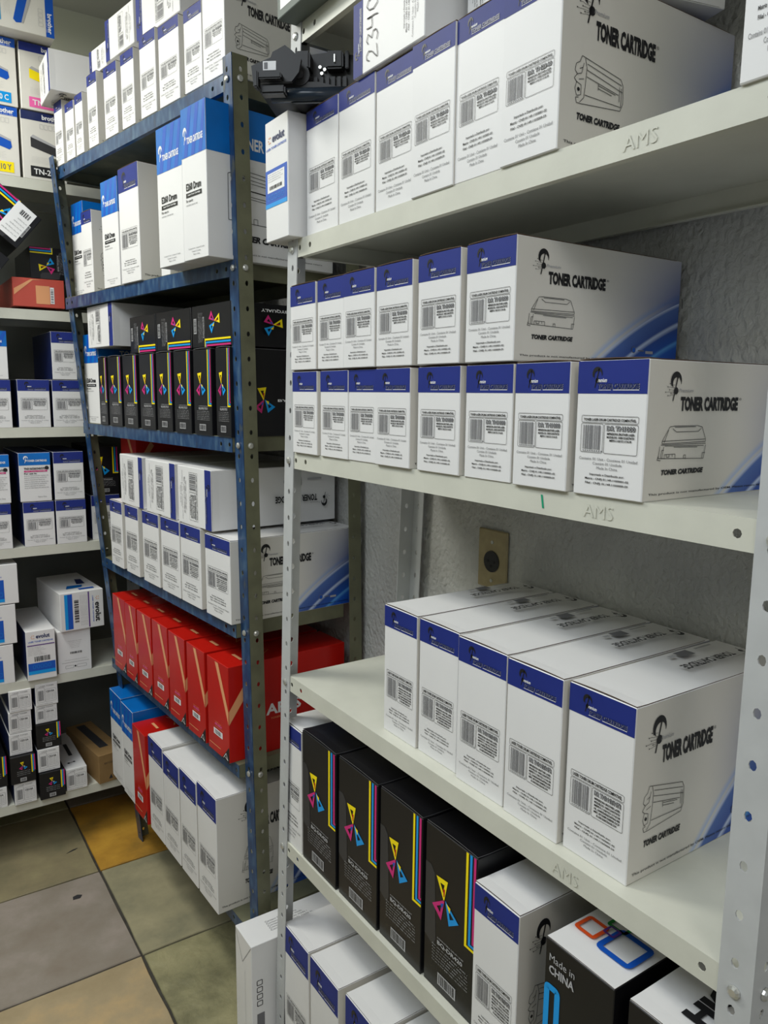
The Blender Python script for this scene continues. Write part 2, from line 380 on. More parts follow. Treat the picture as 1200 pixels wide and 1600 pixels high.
def premium(w, h, d, hh, model, ly, sy, order, art, title='TONER LASER DRUM CARTRIDGE COMPATÍVEL', nl=3, top=False, leftnavy=False, name='toner_box', sx=0):
    r = carton(name, w, h, d, left=navyd if leftnavy else white, right=side_sw, top=navyd if leftnavy else white)
    p = Print('front', w, h, d); p.rect(0.0004, h-hh, w-.0004, h-.0004, navy, 0); p.build('header_band', r)
    p = Print('front', w, h, d); p_logo(p, w*.27, h-hh*.74, hh*.52, ink, False)
    p.text('remium', w*.31, h-hh*.66, w*.44, h-hh*.54, wink, .02, 3, shear=.3)
    p.text('TONER CARTRIDGE', w*.315, h-hh*.865, w*.895, h-hh*.705, lgrey, .04, 2); p.text('TONER CARTRIDGE', w*.31, h-hh*.86, w*.89, h-hh*.69, navyd, .05, 3)
    p.rect(w*.32, h-hh*.9, w*.50, h-hh*.885, wink, 2); p.rect(w*.53, h-hh*.9, w*.89, h-hh*.88, wink, 2); p.build('header_logo', r)
    product_label(r, w, h, d, ly[0]*h, ly[1]*h, title, model, nl); small_print(r, w, h, d, sy[0]*h, sy[1]*h, order)
    p = Print('right', w, h, d)
    p.T = lambda a, b: (a+d*sx, b)
    p_logo(p, d*.13, h*.74, h*.17, ink); p.text('Premium', d*.155, h*.775, d*.235, h*.80, lgrey, .02, shear=.3)
    p.text('TONER CARTRIDGE', d*.17, h*.640, d*.50, h*.745, ink, .055); p.text('®', d*.505, h*.72, d*.52, h*.74, ink)
    p.build('side_logo', r); p = Print('right', w, h, d); p.T = lambda a, b: (a+d*sx, b)
    (art_a if art == 'a' else art_b)(p, d*.07, h*.27, d*.33, h*.535, ink)
    p.text('TONER CARTRIDGE', d*.09, h*.185, d*.32, h*.225, ink, .06, shear=.2); p.build('cartridge_drawing', r); p = Print('right', w, h, d)
    p.text('This product is not manufactured by OEM. Please return this cartridge to recycling.', d*.03, h*.04, d*.94, h*.06, ink, .01)
    p.rect(d*.78, h*.12, d*.83, h*.145, lgrey); p.disc(d*.70, h*.15, h*.03, grey, n=10); p.disc(d*.70, h*.15, h*.024, skyd, 3, n=10); p.rect(d*.73, h*.14, d*.77, h*.15, grey)
    p.build('side_small_print', r)
    if top:
        p = Print('top', w, h, d, .0032); p.T = lambda a, b: (w*.52+b, d*.97-a)
        p_logo(p, d*.07, 0, .024, ink); p.text('TONER CARTRIDGE', d*.14, -.002, d*.49, .012, ink, .035)
        p.text('Premium', d*.11, .014, d*.2, .018, lgrey, shear=.3); p.rect(d*.27, -.038, d*.36, -.022, grey); p.rect(d*.38, -.034, d*.42, -.028, lgrey); p.rect(d*.1, -.036, d*.22, -.032, lgrey)
        p.build('top_print', r)
    if not leftnavy: flap(r, w, h, d, white)
    return r

def tri(p, c, k, a, s, m, t):
    """one outlined triangular blade of the pinwheel mark: tip at the centre, pointing outwards at angle a"""
    ca, sa = cos(a), sin(a); q = lambda x, y: (c[0]+s*(x*ca-y*sa), c[1]+s*(x*sa+y*ca))
    O = [q(-.08, 0), q(1.0, -.46), q(1.06, .42)]; I = [q(.36, .0), q(.76, -.17), q(.80, .16)]
    for i in range(3): p.poly([O[i], O[(i+1) % 3], I[(i+1) % 3], I[i]], m, 2)
def pin(p, u, v, s):
    tri(p, (u-.1*s, v+.02*s), 0, radians(100), s, yellow, 0); tri(p, (u-.08*s, v), 0, radians(238), s, magenta, 0); tri(p, (u+.06*s, v), 0, radians(308), s, cyan, 0)
    p.poly([(u-.16*s, v+.6*s), (u-.02*s, v+.6*s), (u-.05*s, v+.2*s), (u-.12*s, v+.2*s)], red, 3); p.poly([(u+.1*s, v-.02*s), (u+.42*s, v-.12*s), (u+.36*s, v-.4*s)], yellow, 3)
    p.poly([(u-.1*s, v-.16*s), (u-.34*s, v-.26*s), (u-.24*s, v-.5*s)], skyd, 3)
def byq(w, h, d, model, name='drum_box', s0=.32, vbot=.44, band=True, flaps=True):
    r = carton(name, w, h, d, *([black]*6)); 
    p = Print('front', w, h, d); pin(p, w*.42, h*.60, w*.26); p.build('pinwheel_logo', r)
    p = Print('front', w, h, d); t = w*.042
    for k, (m, q) in enumerate(((yellow, .80), (cyan, .87), (magenta, .94))):
        x = w*q; b = h*(vbot+.022*k); p.rect(x, b, x+t, h-.0008, m, 1); p.rect(x+t, b, w-.0003, b+t*.8, m, 1)
    p.build('colour_stripes', r)
    p = Print('front', w, h, d)
    if band:
        p.poly([(w*.01, h*.3), (w*.2, h*.26), (w*.24, h*.32), (w*.2, h*.72), (w*.12, h*.76), (w*.01, h*.76)], gblack, 0)
    p.text('COMPATIBLE DRUM UNIT', w*.28, h*.335, w*.8, h*.345, lgrey); p.text(model, w*.28, h*.295, w*.78, h*.325, lgrey, .03)
    for k in range(6): p.text('For use in: DCP 8080 / 8085 / HL 5340 / 5350 / MFC'[:30+3*k], w*.18, h*(.275-.02*k), w*.88, h*(.283-.02*k), lgrey)
    p.rect(w*.3, h*.05, w*.66, h*.125, lgrey, 1); p.bars(w*.32, h*.058, w*.64, h*.118, gblack, 2); p.build('product_text', r)
    p = Print('right', w, h, d); pin(p, d*.27, h*.42, .026); p.build('side_logo', r); p = Print('right', w, h, d); p.text('BYQUALY', d*.38, h*.395, d*.70, h*.43, wink, .03); p.build('side_print', r)
    if not band:
        p = Print('top', w, h, d, .0045); pin(p, w*.5, d*.32, .022); p.build('top_logo', r); p = Print('top', w, h, d, .0045); p.text('BYQUALY', w*.12, d*.22, w*.2, d*.44, wink, .03, rot=-90); p.build('top_print', r)
    if flaps: flap(r, w, h, d, black, grey, .004)
    return r
def ares(w, h, d, name='red_toner_box', right=red):
    r = carton(name, w, h, d, red, red, red, red, red, red)
    p = Print('front', w, h, d); a = w*.36
    p.poly([(w*.40, h*.985), (w*.55, h*.985), (w*.995, h*.54), (w*.995, h*.40), ], tan, 1); p.build('tan_chevron', r)
    p = Print('right', w, h, d); p.poly([(0.0004, h*.54), (0.0004, h*.40), (d*.22, h*.83), (d*.18, h*.90)], tan, 1); p.build('tan_chevron', r); p = Print('right', w, h, d)
    p.text('ARES', d*.30, h*.40, d*.60, h*.52, wink, .03); p.build('side_lettering', r); p = Print('right', w, h, d); p.text('TONER CARTRIDGE', d*.34, h*.35, d*.56, h*.37, tan); p.build('side_caption', r)
    p = Print('front', w, h, d); p.rect(w*.28, h*.20, w*.70, h*.265, wink, 1); p.bars(w*.34, h*.21, w*.64, h*.255, grey, 2, 12)
    p.text('TONER LASER', w*.34, h*.335, w*.66, h*.345, tan); p.text('AR-505X', w*.34, h*.305, w*.68, h*.33, pink, .02); p.text('COMPATIVEL COM', w*.34, h*.285, w*.74, h*.295, tan)
    p.rect(w*.06, h*.075, w*.6, h*.083, tan); p.build('barcode_sticker', r)
    p = Print('front', w, h, d); p.poly([(w*.66, h*.004), (w*.996, h*.004), (w*.996, h*.17)], ink, 1); p.path([(w*.74, h*.02), (w*.86, h*.085), (w*.94, h*.02), (w*.82, h*.04)], .0016, wink, 3); p.build('corner_mark', r)
    p = Print('top', w, h, d, .001); p.path([(w*.2, d*.30), (w*.5, d*.42), (w*.8, d*.30), (w*.5, d*.35), (w*.2, d*.30)], .002, tan); p.build('top_mark', r); p = Print('top', w, h, d, .001); p.rect(w*.35, d*.14, w*.75, d*.165, tan); p.build('top_print', r)
    return r
def drum260(w, h, d, hh=.32, name='tall_drum_box'):
    r = carton(name, w, h, d); b = h*(1-hh)
    p = Print('front', w, h, d); p.rect(.0004, b, w-.0004, h-.0004, sky, 0)
    for k in range(3): p.poly([(w*(.1+.3*k), b), (w*(.25+.3*k), b), (w*min(1, .45+.3*k), h*.995), (w*min(1, .32+.3*k), h*.995)], skyd, 1)
    p.build('header_band', r)
    p = Print('front', w, h, d); p_logo(p, w*.14, b+h*.10, h*.09, wink, False); p.text('TONER CARTRIDGE', w*.24, b+h*.08, w*.88, b+h*.125, wink, .03); p.build('header_logo', r)
    p = Print('front', w, h, d); p.text('E260 Drum', w*.17, h*.46, w*.78, h*.51, ink, .03); p.build('model_name', r); p = Print('front', w, h, d); p.rect(w*.16, h*.415, w*.80, h*.445, ink, 1); p.text('Laser Drum Cartridge', w*.24, h*.423, w*.74, h*.438, wink, .02, 3)
    p.text('For use in:', w*.16, h*.385, w*.44, h*.403, ink, .02); p.text('LEXMARK E260/360/460', w*.16, h*.36, w*.62, h*.37, grey)
    p.build('model_text', r); p = Print('front', w, h, d); p.text('Contains 01 Unit - Contiene 01 Unidad', w*.2, h*.07, w*.85, h*.08, grey); p.text('Contém 01 Unidade', w*.34, h*.05, w*.7, h*.06, grey); p.text('Made in China', w*.4, h*.03, w*.66, h*.04, grey); p.build('front_print', r)
    for f, nm in (('right', 'side_band'), ('left', 'side_band'), ('top', 'top_band')):
        p = Print(f, w, h, d)
        if f == 'top': p.rect(.0004, .0004, w-.0004, d-.0004, sky, 0)
        else: p.rect(.0004, b, d-.0004, h-.0004, sky, 0)
        p.build(nm, r)
    p = Print('right', w, h, d); p.text('TONER CARTRIDGE', d*.20, b+h*.06, d*.80, b+h*.14, wink, .03); p.build('side_title', r); p = Print('right', w, h, d)
    for k, (a, c) in enumerate(((.60, .57), (.575, .545), (.55, .53), (.50, .48), (.46, .45), (.445, .43))): p.line(d*.18, h*(a-.02), d*.82, h*(c-.04), .0022 if k == 3 else .001, ink)
    p.path([(d*.15, h*.26), (d*.15, h*.56), (d*.25, h*.6), (d*.75, h*.56), (d*.85, h*.5), (d*.85, h*.24), (d*.15, h*.26)], .0012, ink); p.path([(d*.34, h*.25), (d*.34, h*.29), (d*.37, h*.29), (d*.37, h*.25)], .001, ink)
    p.build('cartridge_drawing', r); p = Print('right', w, h, d); p.text('TONER CARTRIDGE', d*.2, h*.13, d*.72, h*.175, ink, .06, shear=.2); p.text('This product is not manufactured by OEM. Please return', d*.2, h*.04, d*.9, h*.055, ink); p.build('side_print', r)
    return r
def evo(w, h, d, kind, name='white_toner_box'):
    r = carton(name, w, h, d, left=navyd if kind == 2 else white); p = Print('front', w, h, d)
    sc = Print('front', w, h, d)
    def logo(u0, v0, u1, v1, rot=0):
        H = v1-v0; U = u1-u0
        if rot == 0:
            for k in range(5): a = radians(60+k*60); sc.disc(u0+U*.1+H*.28*cos(a), v0+H*.5+H*.3*sin(a), H*.09, tan, n=6)
            sc.text('evolut', u0+U*.26, v0+H*.15, u1, v1, navyd, .03)
        else:
            for k in range(5): a = radians(60+k*60); sc.disc(u0+U*.5+U*.3*cos(a), v1-H*.1+U*.28*sin(a), U*.09, tan, n=6)
            sc.text('evolut', u0, v0, u1, v0+H*.74, ink, .03, rot=-90)
    if kind == 1:    # tall box, blue square panel
        logo(w*.14, h*.80, w*.86, h*.88); sc.text('LASER TONER CARTRIDGE', w*.06, h*.76, w*.94, h*.78, skyd, .02)
        p.rect(.0005, h*.285, w*.96, h*.60, skyd, 0); p.rect(.0005, h*.285, w*.96, h*.32, cyan, 1); p.rect(w*.1, h*.41, w*.85, h*.57, wink, 1)
        for k in range(4): p.text('MODEL 285A/435A/436A TONER', w*.14, h*(.55-.018*k), w*(.8-.1*(k % 2)), h*(.557-.018*k), grey, L=3)
        p.bars(w*.2, h*.43, w*.75, h*.46, ink, 3)
        for k in range(5): p.rr(w*(.12+.15*k), h*.345, w*(.22+.15*k), h*.385, .002, .0007, cyan, 2)
    elif kind == 2:  # white label, blue foot
        logo(w*.18, h*.83, w*.82, h*.93); sc.text('LASER TONER CARTRIDGE', w*.08, h*.77, w*.92, h*.80, skyd, .02); p.rect(w*.04, h*.70, w*.97, h*.72, violet, 1)
        p.rect(w*.04, h*.12, w*.97, h*.35, skyd, 0); p.rect(w*.04, h*.12, w*.97, h*.19, cyan, 1)
        for k in range(6): p.text('Cartucho compativel 05A 80A uso geral'[:18+3*k], w*.06, h*(.66-.03*k), w*(.5+.08*(k % 3)), h*(.675-.03*k), grey)
        p.bars(w*.26, h*.38, w*.8, h*.48, ink, 2)
        for k in range(5): p.rr(w*(.2+.13*k), h*.24, w*(.29+.13*k), h*.31, .002, .0007, cyan, 2)
    elif kind == 3:  # lying print turned a quarter
        logo(w*.8, h*.15, w*.93, h*.85, 1); sc.text('LASER TONER CARTRIDGE', w*.74, h*.15, w*.765, h*.85, skyd, .02, rot=-90)
        p.rect(w*.10, h*.04, w*.28, h*.96, skyd, 0); p.rect(w*.10, h*.04, w*.17, h*.96, cyan, 1); p.rect(w*.64, h*.03, w*.67, h*.97, violet, 1); p.bars(w*.32, h*.2, w*.42, h*.8, ink, 2, vert=False)
        for k in range(5): p.text('Cartucho compativel uso geral', w*(.46+.035*k), h*.1, w*(.475+.035*k), h*.9, grey, rot=-90)
        q = Print('top', w, h, d, .001); q.poly([(w*.25, d*.18), (w*.62, d*.2), (w*.70, d*.30), (w*.35, d*.32)], sky, 1); q.poly([(w*.6, d*.36), (w*.8, d*.36), (w*.84, d*.6), (w*.7, d*.62)], navyd, 1); q.build('top_graphic', r); q = Print('top', w, h, d, .001); q.rect(w*.5, d*.08, w*.85, d*.14, skyd, 1); q.build('top_print', r)
    elif kind == 4:  # plain back
        for k in range(5): p.text('Cartucho de toner preto compativel'[:16+3*k], w*(.3+.02*k), h*(.74-.04*k), w*(.72-.02*k), h*(.755-.04*k), grey)
        p.bars(w*.36, h*.44, w*.72, h*.49, ink, 2); p.line(w*.18, h*.30, w*.86, h*.30, .0008, lgrey); p.line(w*.1, h*.24, w*.92, h*.24, .0008, grey)
        p.rr(w*.2, h*.1, w*.45, h*.17, .002, .0007, grey); p.disc(w*.5, h*.14, .003, ink); p.rr(w*.55, h*.1, w*.84, h*.17, .002, .0007, grey)
    elif kind == 5:  # stacked box with a blue square at its right
        p.disc(w*.3, h*.82, w*.06, tan, n=3); sc.text('LASER TONER CARTRIDGE', w*.05, h*.68, w*.62, h*.71, skyd); p.rect(w*.05, h*.06, w*.66, h*.62, skyd, 0); p.rect(w*.05, h*.06, w*.66, h*.14, cyan, 1)
        for k in range(4): p.rr(w*(.1+.14*k), h*.2, w*(.2+.14*k), h*.3, .002, .0007, cyan, 2)
    p.build('front_panel', r)
    if sc.v: sc.build('logo_print', r)
    return r

# ------------------------------------------------------------------ frames and placement
class Frame:
    def __init__(s, x, y, ang): s.o = Vector((x, y, 0)); s.a = ang; s.R = Matrix.Rotation(ang, 3, 'Z')
    def pt(s, x, y, z): return s.o+s.R @ Vector((x, y, z))
USED = set()
def place(proto, fr, x0, x1, z, h, y=0, d=None, roll=0, label='', group=None, yaw=0, cat='box', lean=0):
    """put one carton so that, seen from the shelf's front, it spans x0..x1 and z..z+h"""
    w0, h0, d0 = proto['dims']; d = d or d0; W_, H_ = (x1-x0, h) if roll in (0, 180) else (h, x1-x0)
    if proto.name in USED: o = copy_tree(proto)
    else: o = proto; USED.add(proto.name)
    o.scale = (W_/w0, d/d0, H_/h0)
    R = Matrix.Rotation(fr.a+radians(yaw), 3, 'Z') @ Matrix.Rotation(radians(lean), 3, 'X') @ Matrix.Rotation(radians(roll), 3, 'Y')
    c = fr.pt((x0+x1)/2, y+d/2, z+h/2); o.location = c-R @ Vector((0, 0, H_/2)); o.rotation_euler = R.to_euler()
    tag(o, label, cat, group); return o
def ordn(i, n):
    w = ['', 'second', 'third', 'fourth', 'fifth', 'sixth', 'seventh', 'eighth', 'ninth', 'tenth']
    if i == 0: return 'leftmost'
    if i == n-1: return 'rightmost'
    if i+1 > (n+1)/2: return w[n-1-i]+' from right'
    return w[i]+' from left'

# ------------------------------------------------------------------ room
def struct(name, me, m=None):
    o = link(name, me); o['kind'] = 'structure'; return o
floor = struct('floor', box_mesh('floor', -1.6, 1.05, -2.4, 3.05, -.06, -.006, grout))
def make_tile(x0, x1, y0, y1, m, nm='tile'):
    g = .0035; return mesh_tile(x0+g, x1-g, y0+g, y1-g, m)
def mesh_tile(x0, x1, y0, y1, m):
    bm = bmesh.new(); N = 6
    rnd = random.Random(int(x0*100)+int(y0*1000)); T = []; Bo = []
    for i in range(N): 
        a = i/N; T.append((x0+(x1-x0)*a, y0))
    for i in range(N): T.append((x1, y0+(y1-y0)*i/N))
    for i in range(N): T.append((x1-(x1-x0)*i/N, y1))
    for i in range(N): T.append((x0, y1-(y1-y0)*i/N))
    T = [(x+rnd.uniform(-.0015, .0015), y+rnd.uniform(-.0015, .0015)) for x, y in T]
    cx, cy = (x0+x1)/2, (y0+y1)/2
    up = [bm.verts.new((cx+(x-cx)*.992, cy+(y-cy)*.992, 0)) for x, y in T]; mid = [bm.verts.new((x, y, -.0025)) for x, y in T]; lo = [bm.verts.new((x, y, -.01)) for x, y in T]
    bm.faces.new(up); n = len(T)
    for A, B in ((up, mid), (mid, lo)):
        for i in range(n): bm.faces.new((B[i], B[(i+1) % n], A[(i+1) % n], A[i]))
    me = bpy.data.meshes.new('tile'); bm.to_mesh(me); bm.free(); me.materials.append(m); return link('tile', me, floor)
TX = [-1.259, -.816, -.373, .07, .513, .956]; TY = [-.312, .131, .574, 1.017, 1.46, 1.903, 2.346, 2.789]
special = {(4, 6): t_ochre, (3, 6): t_olive, (4, 5): t_green, (3, 5): t_grey, (3, 4): t_beige, (4, 4): t_rough}
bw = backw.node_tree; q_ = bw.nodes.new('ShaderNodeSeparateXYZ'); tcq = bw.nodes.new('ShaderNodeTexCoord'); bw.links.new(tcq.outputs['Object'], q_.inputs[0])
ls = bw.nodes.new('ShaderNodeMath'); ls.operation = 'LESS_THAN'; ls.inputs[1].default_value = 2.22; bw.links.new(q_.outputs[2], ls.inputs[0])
mq = bw.nodes.new('ShaderNodeMix'); mq.data_type = 'RGBA'; bw.links.new(ls.outputs[0], mq.inputs[0]); mq.inputs[6].default_value = (.74, .75, .62, 1); mq.inputs[7].default_value = (*lin(108, 110, 105), 1)  # wall colour steps from pale above this height to dark grey below
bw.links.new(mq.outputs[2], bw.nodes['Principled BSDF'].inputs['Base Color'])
pool = [t_green, t_olive, t_grey, t_beige, t_rough, t_ochre]
for i in range(-1, 6):
    for j in range(-1, 8):
        x0 = TX[i] if i >= 0 else -1.6; x1 = TX[i+1] if i < 5 else 1.03; y0 = TY[j] if j >= 0 else -.755; y1 = TY[j+1] if j < 7 else 2.98
        make_tile(x0, x1, y0, y1, special.get((i, j), pool[(i*3+j*5) % 5]))
struct('wall_right', box_mesh('wall_right', 1.0, 1.1, -2.4, 3.1, -.05, 2.79, plaster))
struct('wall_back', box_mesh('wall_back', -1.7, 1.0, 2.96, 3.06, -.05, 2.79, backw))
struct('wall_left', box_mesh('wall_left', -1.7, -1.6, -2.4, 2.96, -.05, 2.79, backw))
struct('ceiling', box_mesh('ceiling', -1.7, 1.1, -2.4, 3.06, 2.78, 2.9, ceilm))

# ------------------------------------------------------------------ shelving
def flange(V, FS, FM, P, W, H, hp, hc, hr, t, mi, mi_in):
    """perforated strip: P(a, n, z) -> world; a across the strip, n through its thickness"""
    def ring(n, z0, z1):
        zc = (z0+z1)/2; sq = [(0, z0), (W/2, z0), (W, z0), (W, zc), (W, z1), (W/2, z1), (0, z1), (0, zc)]
        oc = [(hc+hr*cos(radians(a)), zc+hr*1.35*sin(radians(a))) for a in (225, 270, 315, 0, 45, 90, 135, 180)]
        b = len(V); V.extend(P(a, n, z) for a, z in sq+oc); return b
    n = int(H/hp)
    for k in range(n):
        z0 = k*hp; z1 = (k+1)*hp if k < n-1 else H
        A = ring(0, z0, z1); B = ring(t, z0, z1)
        for i in range(8):
            j = (i+1) % 8
            FS.append((A+i, A+j, A+8+j, A+8+i)); FM.append(mi); FS.append((B+i, B+8+i, B+8+j, B+j)); FM.append(mi_in)
            FS.append((A+8+i, A+8+j, B+8+j, B+8+i)); FM.append(mi_in)
            if i in (2, 3, 6, 7): FS.append((A+i, B+i, B+j, A+j)); FM.append(mi)
def post(parent, base, top, H, dA, dB, mA, mB, W=.036, hp=.0515):
    """slotted angle: flange A runs along dA (front), flange B along dB (side), from a corner that goes base->top"""
    V, FS, FM = [], [], []; base = Vector((*base, 0)); top = Vector((*top, H)); dA = Vector((*dA, 0)); dB = Vector((*dB, 0)); t = .0018
    ax = lambda z: (top-base)*(z/H)
    flange(V, FS, FM, lambda a, n, z: ax(z)+dA*a+dB*n, W, H, hp, W*.55, .0042, t, 0, 1)
    flange(V, FS, FM, lambda a, n, z: ax(z)+dB*(t+a*(W-t)/W)+dA*n, W, H, hp, W*.55, .0042, t, 1, 1)
    me = mesh('post', V, FS, [mA, mB], FM); fix_normals(me)
    o = link('post', me, parent); o.location = base-parent.location; return o
def shelf(parent, fr, x0, x1, z, depth, mf, ms, mt, lip=.032, marks=False, holes=True, setback=0):
    """pressed steel tray: plate, four folded lips with a returned edge, real bolt holes in the front lip"""
    V, FS, FM = [], [], []
    def q(pts, m): b = len(V); V.extend(pts); FS.append(tuple(range(b, b+len(pts)))); FM.append(m)
    Lx = x1-x0; t = .0012
    def B(a0, a1, b0, b1, c0, c1, m):
        b = len(V); V.extend([(a, bb, c) for a in (a0, a1) for bb in (b0, b1) for c in (c0, c1)])
        for f in ((0, 1, 3, 2), (4, 6, 7, 5), (0, 4, 5, 1), (2, 3, 7, 6), (0, 2, 6, 4), (1, 5, 7, 3)): FS.append(tuple(b+i for i in f)); FM.append(m)
    B(0, Lx, .0, depth, -t, 0, 2)
    hx = [.012, .05] if holes else []
    xs = hx+[Lx-a for a in reversed(hx)]; hr = .0048; prev = 0; c = .012
    for x in xs:                                     # front lip in cells around its holes
        B(prev, x-c, 0, t, -lip, -t, 0); prev = x+c
        sq = [(x-c, -lip), (x, -lip), (x+c, -lip), (x+c, -lip/2), (x+c, -t), (x, -t), (x-c, -t), (x-c, -lip/2)]
        oc = [(x+hr*cos(radians(a)), -lip/2+hr*sin(radians(a))) for a in (225, 270, 315, 0, 45, 90, 135, 180)]
        b = len(V); V.extend([(a, 0, k) for a, k in sq+oc]+[(a, t, k) for a, k in sq+oc])
        for i in range(8):
            j = (i+1) % 8; FS += [(b+i, b+j, b+8+j, b+8+i), (b+16+i, b+24+i, b+24+j, b+16+j), (b+8+i, b+8+j, b+24+j, b+24+i)]; FM += [0, 2, 2]
    B(prev, Lx, 0, t, -lip, -t, 0)
    B(0, Lx, t, .011, -lip, -lip+t, 0)
    B(0, Lx, depth-t, depth, -lip, -t, 1); B(0, Lx, depth-.011, depth-t, -lip, -lip+t, 1)
    B(0, t, t, depth-t, -lip, -t, 1); B(Lx-t, Lx, t, depth-t, -lip, -t, 1); B(t, .01, t, depth-t, -lip, -lip+t, 1); B(Lx-.01, Lx-t, t, depth-t, -lip, -lip+t, 1)
    o = link('shelf', mesh('shelf', V, FS, [mf, ms, mt], FM), parent)
    o.location = fr.pt(x0, setback, z)-parent.location; o.rotation_euler = (0, 0, fr.a)
    if marks:
        vs, fs = glyphs('AMS', .0); b = [(x*.042+Lx*marks, -.0010, -lip*.78+y*lip*.48) for x, y in vs]
        m = link('stamped_mark', mesh('stamped_mark', b, fs, [mf]), o)
    return o
def bolt(parent, p, n, m=bolt_m):
    """domed bolt head at p with outward direction n"""
    vs = []; fs = []; n = Vector(n).normalized(); a = n.orthogonal().normalized(); b = n.cross(a); k = 10
    for (r, hh) in ((.0068, 0), (.0064, .0022), (.0038, .0038)): vs += [n*hh+a*r*cos(2*pi*i/k)+b*r*sin(2*pi*i/k) for i in range(k)]
    for q in range(2): fs += [(q*k+i, q*k+(i+1) % k, (q+1)*k+(i+1) % k, (q+1)*k+i) for i in range(k)]
    fs.append(tuple(range(2*k, 3*k)))
    o = link('bolt', mesh('bolt', vs, fs, [m]), parent); o.location = Vector(p)-parent.location
    return o

# --- grey unit at the right
G = Frame(.67, 0, -pi/2)
gz = {'A': 2.125, 'B': 1.774, 'C': 1.391, 'D': .94, 'E': .57, 'F': .07}
grey_rack = empty('shelving_unit', (.67, .87, 0)); bpy.context.view_layer.update()
tag(grey_rack, 'light grey steel shelving unit in the foreground holding mostly white toner boxes', 'shelving unit')
gl = lambda z: 1.408-.053*z
for k, z in gz.items():
    s_ = shelf(grey_rack, G, -(gl(z)-.03), -.352, z, .30, steel, steel, steel, marks={'B': .777, 'C': .752, 'D': .736}.get(k, .75))
    if k == 'C':
        g_ = link('green_pen_mark', mesh('green_pen_mark', [(.649, -.0006, -.008), (.652, -.0006, -.008), (.655, -.0006, -.024), (.652, -.0006, -.024)], [(0, 1, 2, 3)], [mat('green_pen', lin(20, 150, 110), .5)]), s_)
for (yb, yt, dy) in ((gl(0), gl(2.2), -1), (.347, .347, 1)):
    post(grey_rack, (.668, yb), (.668, yt), 2.2, (0, dy), (1, 0), postm, postm)
    post(grey_rack, (.983, yb), (.983, yt), 2.2, (0, dy), (-1, 0), postm, postm)
for z in gz.values():
    for y in (gl(z)-.018, .365): bolt(grey_rack, (.6675, y, z-.017), (-1, 0, 0))
    bolt(grey_rack, (.69, .3465, z-.017), (0, -1, 0))

# --- blue / olive unit
B_N = {1: ((.652, 1.557), (.513, 2.466), 2.137), 2: ((.651, 1.567), (.519, 2.477), 1.773), 3: ((.650, 1.571), (.554, 2.486), 1.405),
       4: ((.652, 1.554), (.587, 2.472), .987), 5: ((.653, 1.546), (.603, 2.464), .650), 6: ((.655, 1.54), (.62, 2.46), .25)}
blue_rack = empty('shelving_unit', (.65, 2.0, 0)); bpy.context.view_layer.update()
tag(blue_rack, 'shelving unit with blue-painted front and olive side frames, standing in the middle', 'shelving unit')
BF = {}
for k, (n, f, z) in B_N.items():
    a = atan2(-(f[0]-n[0]), f[1]-n[1]); BF[k] = Frame(n[0], n[1], -pi/2+a)
    shelf(blue_rack, BF[k], -.925, min(.010, n[1]-1.563), z, .294, bluep, olive, olive, lip=.033, setback=.006)
am = radians(5.5); dn = (cos(am), sin(am)); ds = (-sin(am), cos(am))
nb, nt_ = (.686, 1.525), (.655, 1.528); fb, ft = (.668, 2.465), (.500, 2.492)
nbx = lambda p, k: (p[0]+dn[0]*k, p[1]+dn[1]*k)
post(blue_rack, nb, nt_, 2.165, ds, dn, bluep, olive)
post(blue_rack, fb, ft, 2.165, (-ds[0], -ds[1]), dn, bluep, olive)
post(blue_rack, nbx(nb, .315), nbx(nt_, .315), 2.165, ds, (-dn[0], -dn[1]), olive, olive)
post(blue_rack, nbx(fb, .315), nbx(ft, .315), 2.165, (-ds[0], -ds[1]), (-dn[0], -dn[1]), olive, olive)
for k, (n, f, z) in B_N.items():
    t = z/2.165; c = Vector((nb[0]+(nt_[0]-nb[0])*t, nb[1]+(nt_[1]-nb[1])*t, z-.017))
    bolt(blue_rack, c+Vector((ds[0]*.018-.001, ds[1]*.018, 0)), (-dn[0], -dn[1], 0)); bolt(blue_rack, c+Vector((dn[0]*.018, dn[1]*.018-.001, 0)), (-ds[0], -ds[1], 0))

# --- unit along the back wall
LR = Frame(0, 2.55, 0); lz = [2.114, 1.74, 1.389, 1.021, .595, .19]
back_rack = empty('shelving_unit', (.33, 2.7, 0)); bpy.context.view_layer.update()
tag(back_rack, 'white shelving unit against the back wall, at the far left end of the aisle', 'shelving unit')
for z in lz: shelf(back_rack, LR, -.12, .80, z, .30, steel, steel, steel, lip=.030)
for (x, y, a, b) in ((-.125, 2.547, 1, 1), (.805, 2.547, -1, 1), (-.125, 2.853, 1, -1), (.805, 2.853, -1, -1)):
    post(back_rack, (x, y), (x, y), 2.2, (a, 0), (0, b), postm, postm)

# ------------------------------------------------------------------ prototypes
P1000 = premium(.092, .150, .32, .036, 'DR TN1000', (.325, .60), (.055, .29), 0, 'a')
P2340 = premium(.098, .205, .32, .030, 'DR TN2340', (.345, .54), (.05, .27), 1, 'b', name='drum_toner_box')
P3442 = premium(.095, .215, .32, .035, 'DR TN3442/3472', (.285, .50), (.06, .215), 1, 'b', 'LASER TONER DRUM CARTRIDGE COMPATIVEL', 6, top=True, name='wide_toner_box')
PBIG = premium(.118, .300, .33, .062, 'DR MLT-D204', (.30, .47), (.06, .2), 1, 'a', nl=5, name='large_toner_box', top=True, sx=.13)
PMID = premium(.118, .195, .34, .034, 'DR TN580/650', (.36, .62), (.05, .27), 1, 'a', nl=6, name='medium_toner_box', sx=.12, top=True)
PFAR = premium(.090, .145, .30, .034, 'CF400A/201', (.37, .62), (.06, .26), 1, 'a', leftnavy=True, name='navy_toner_box')
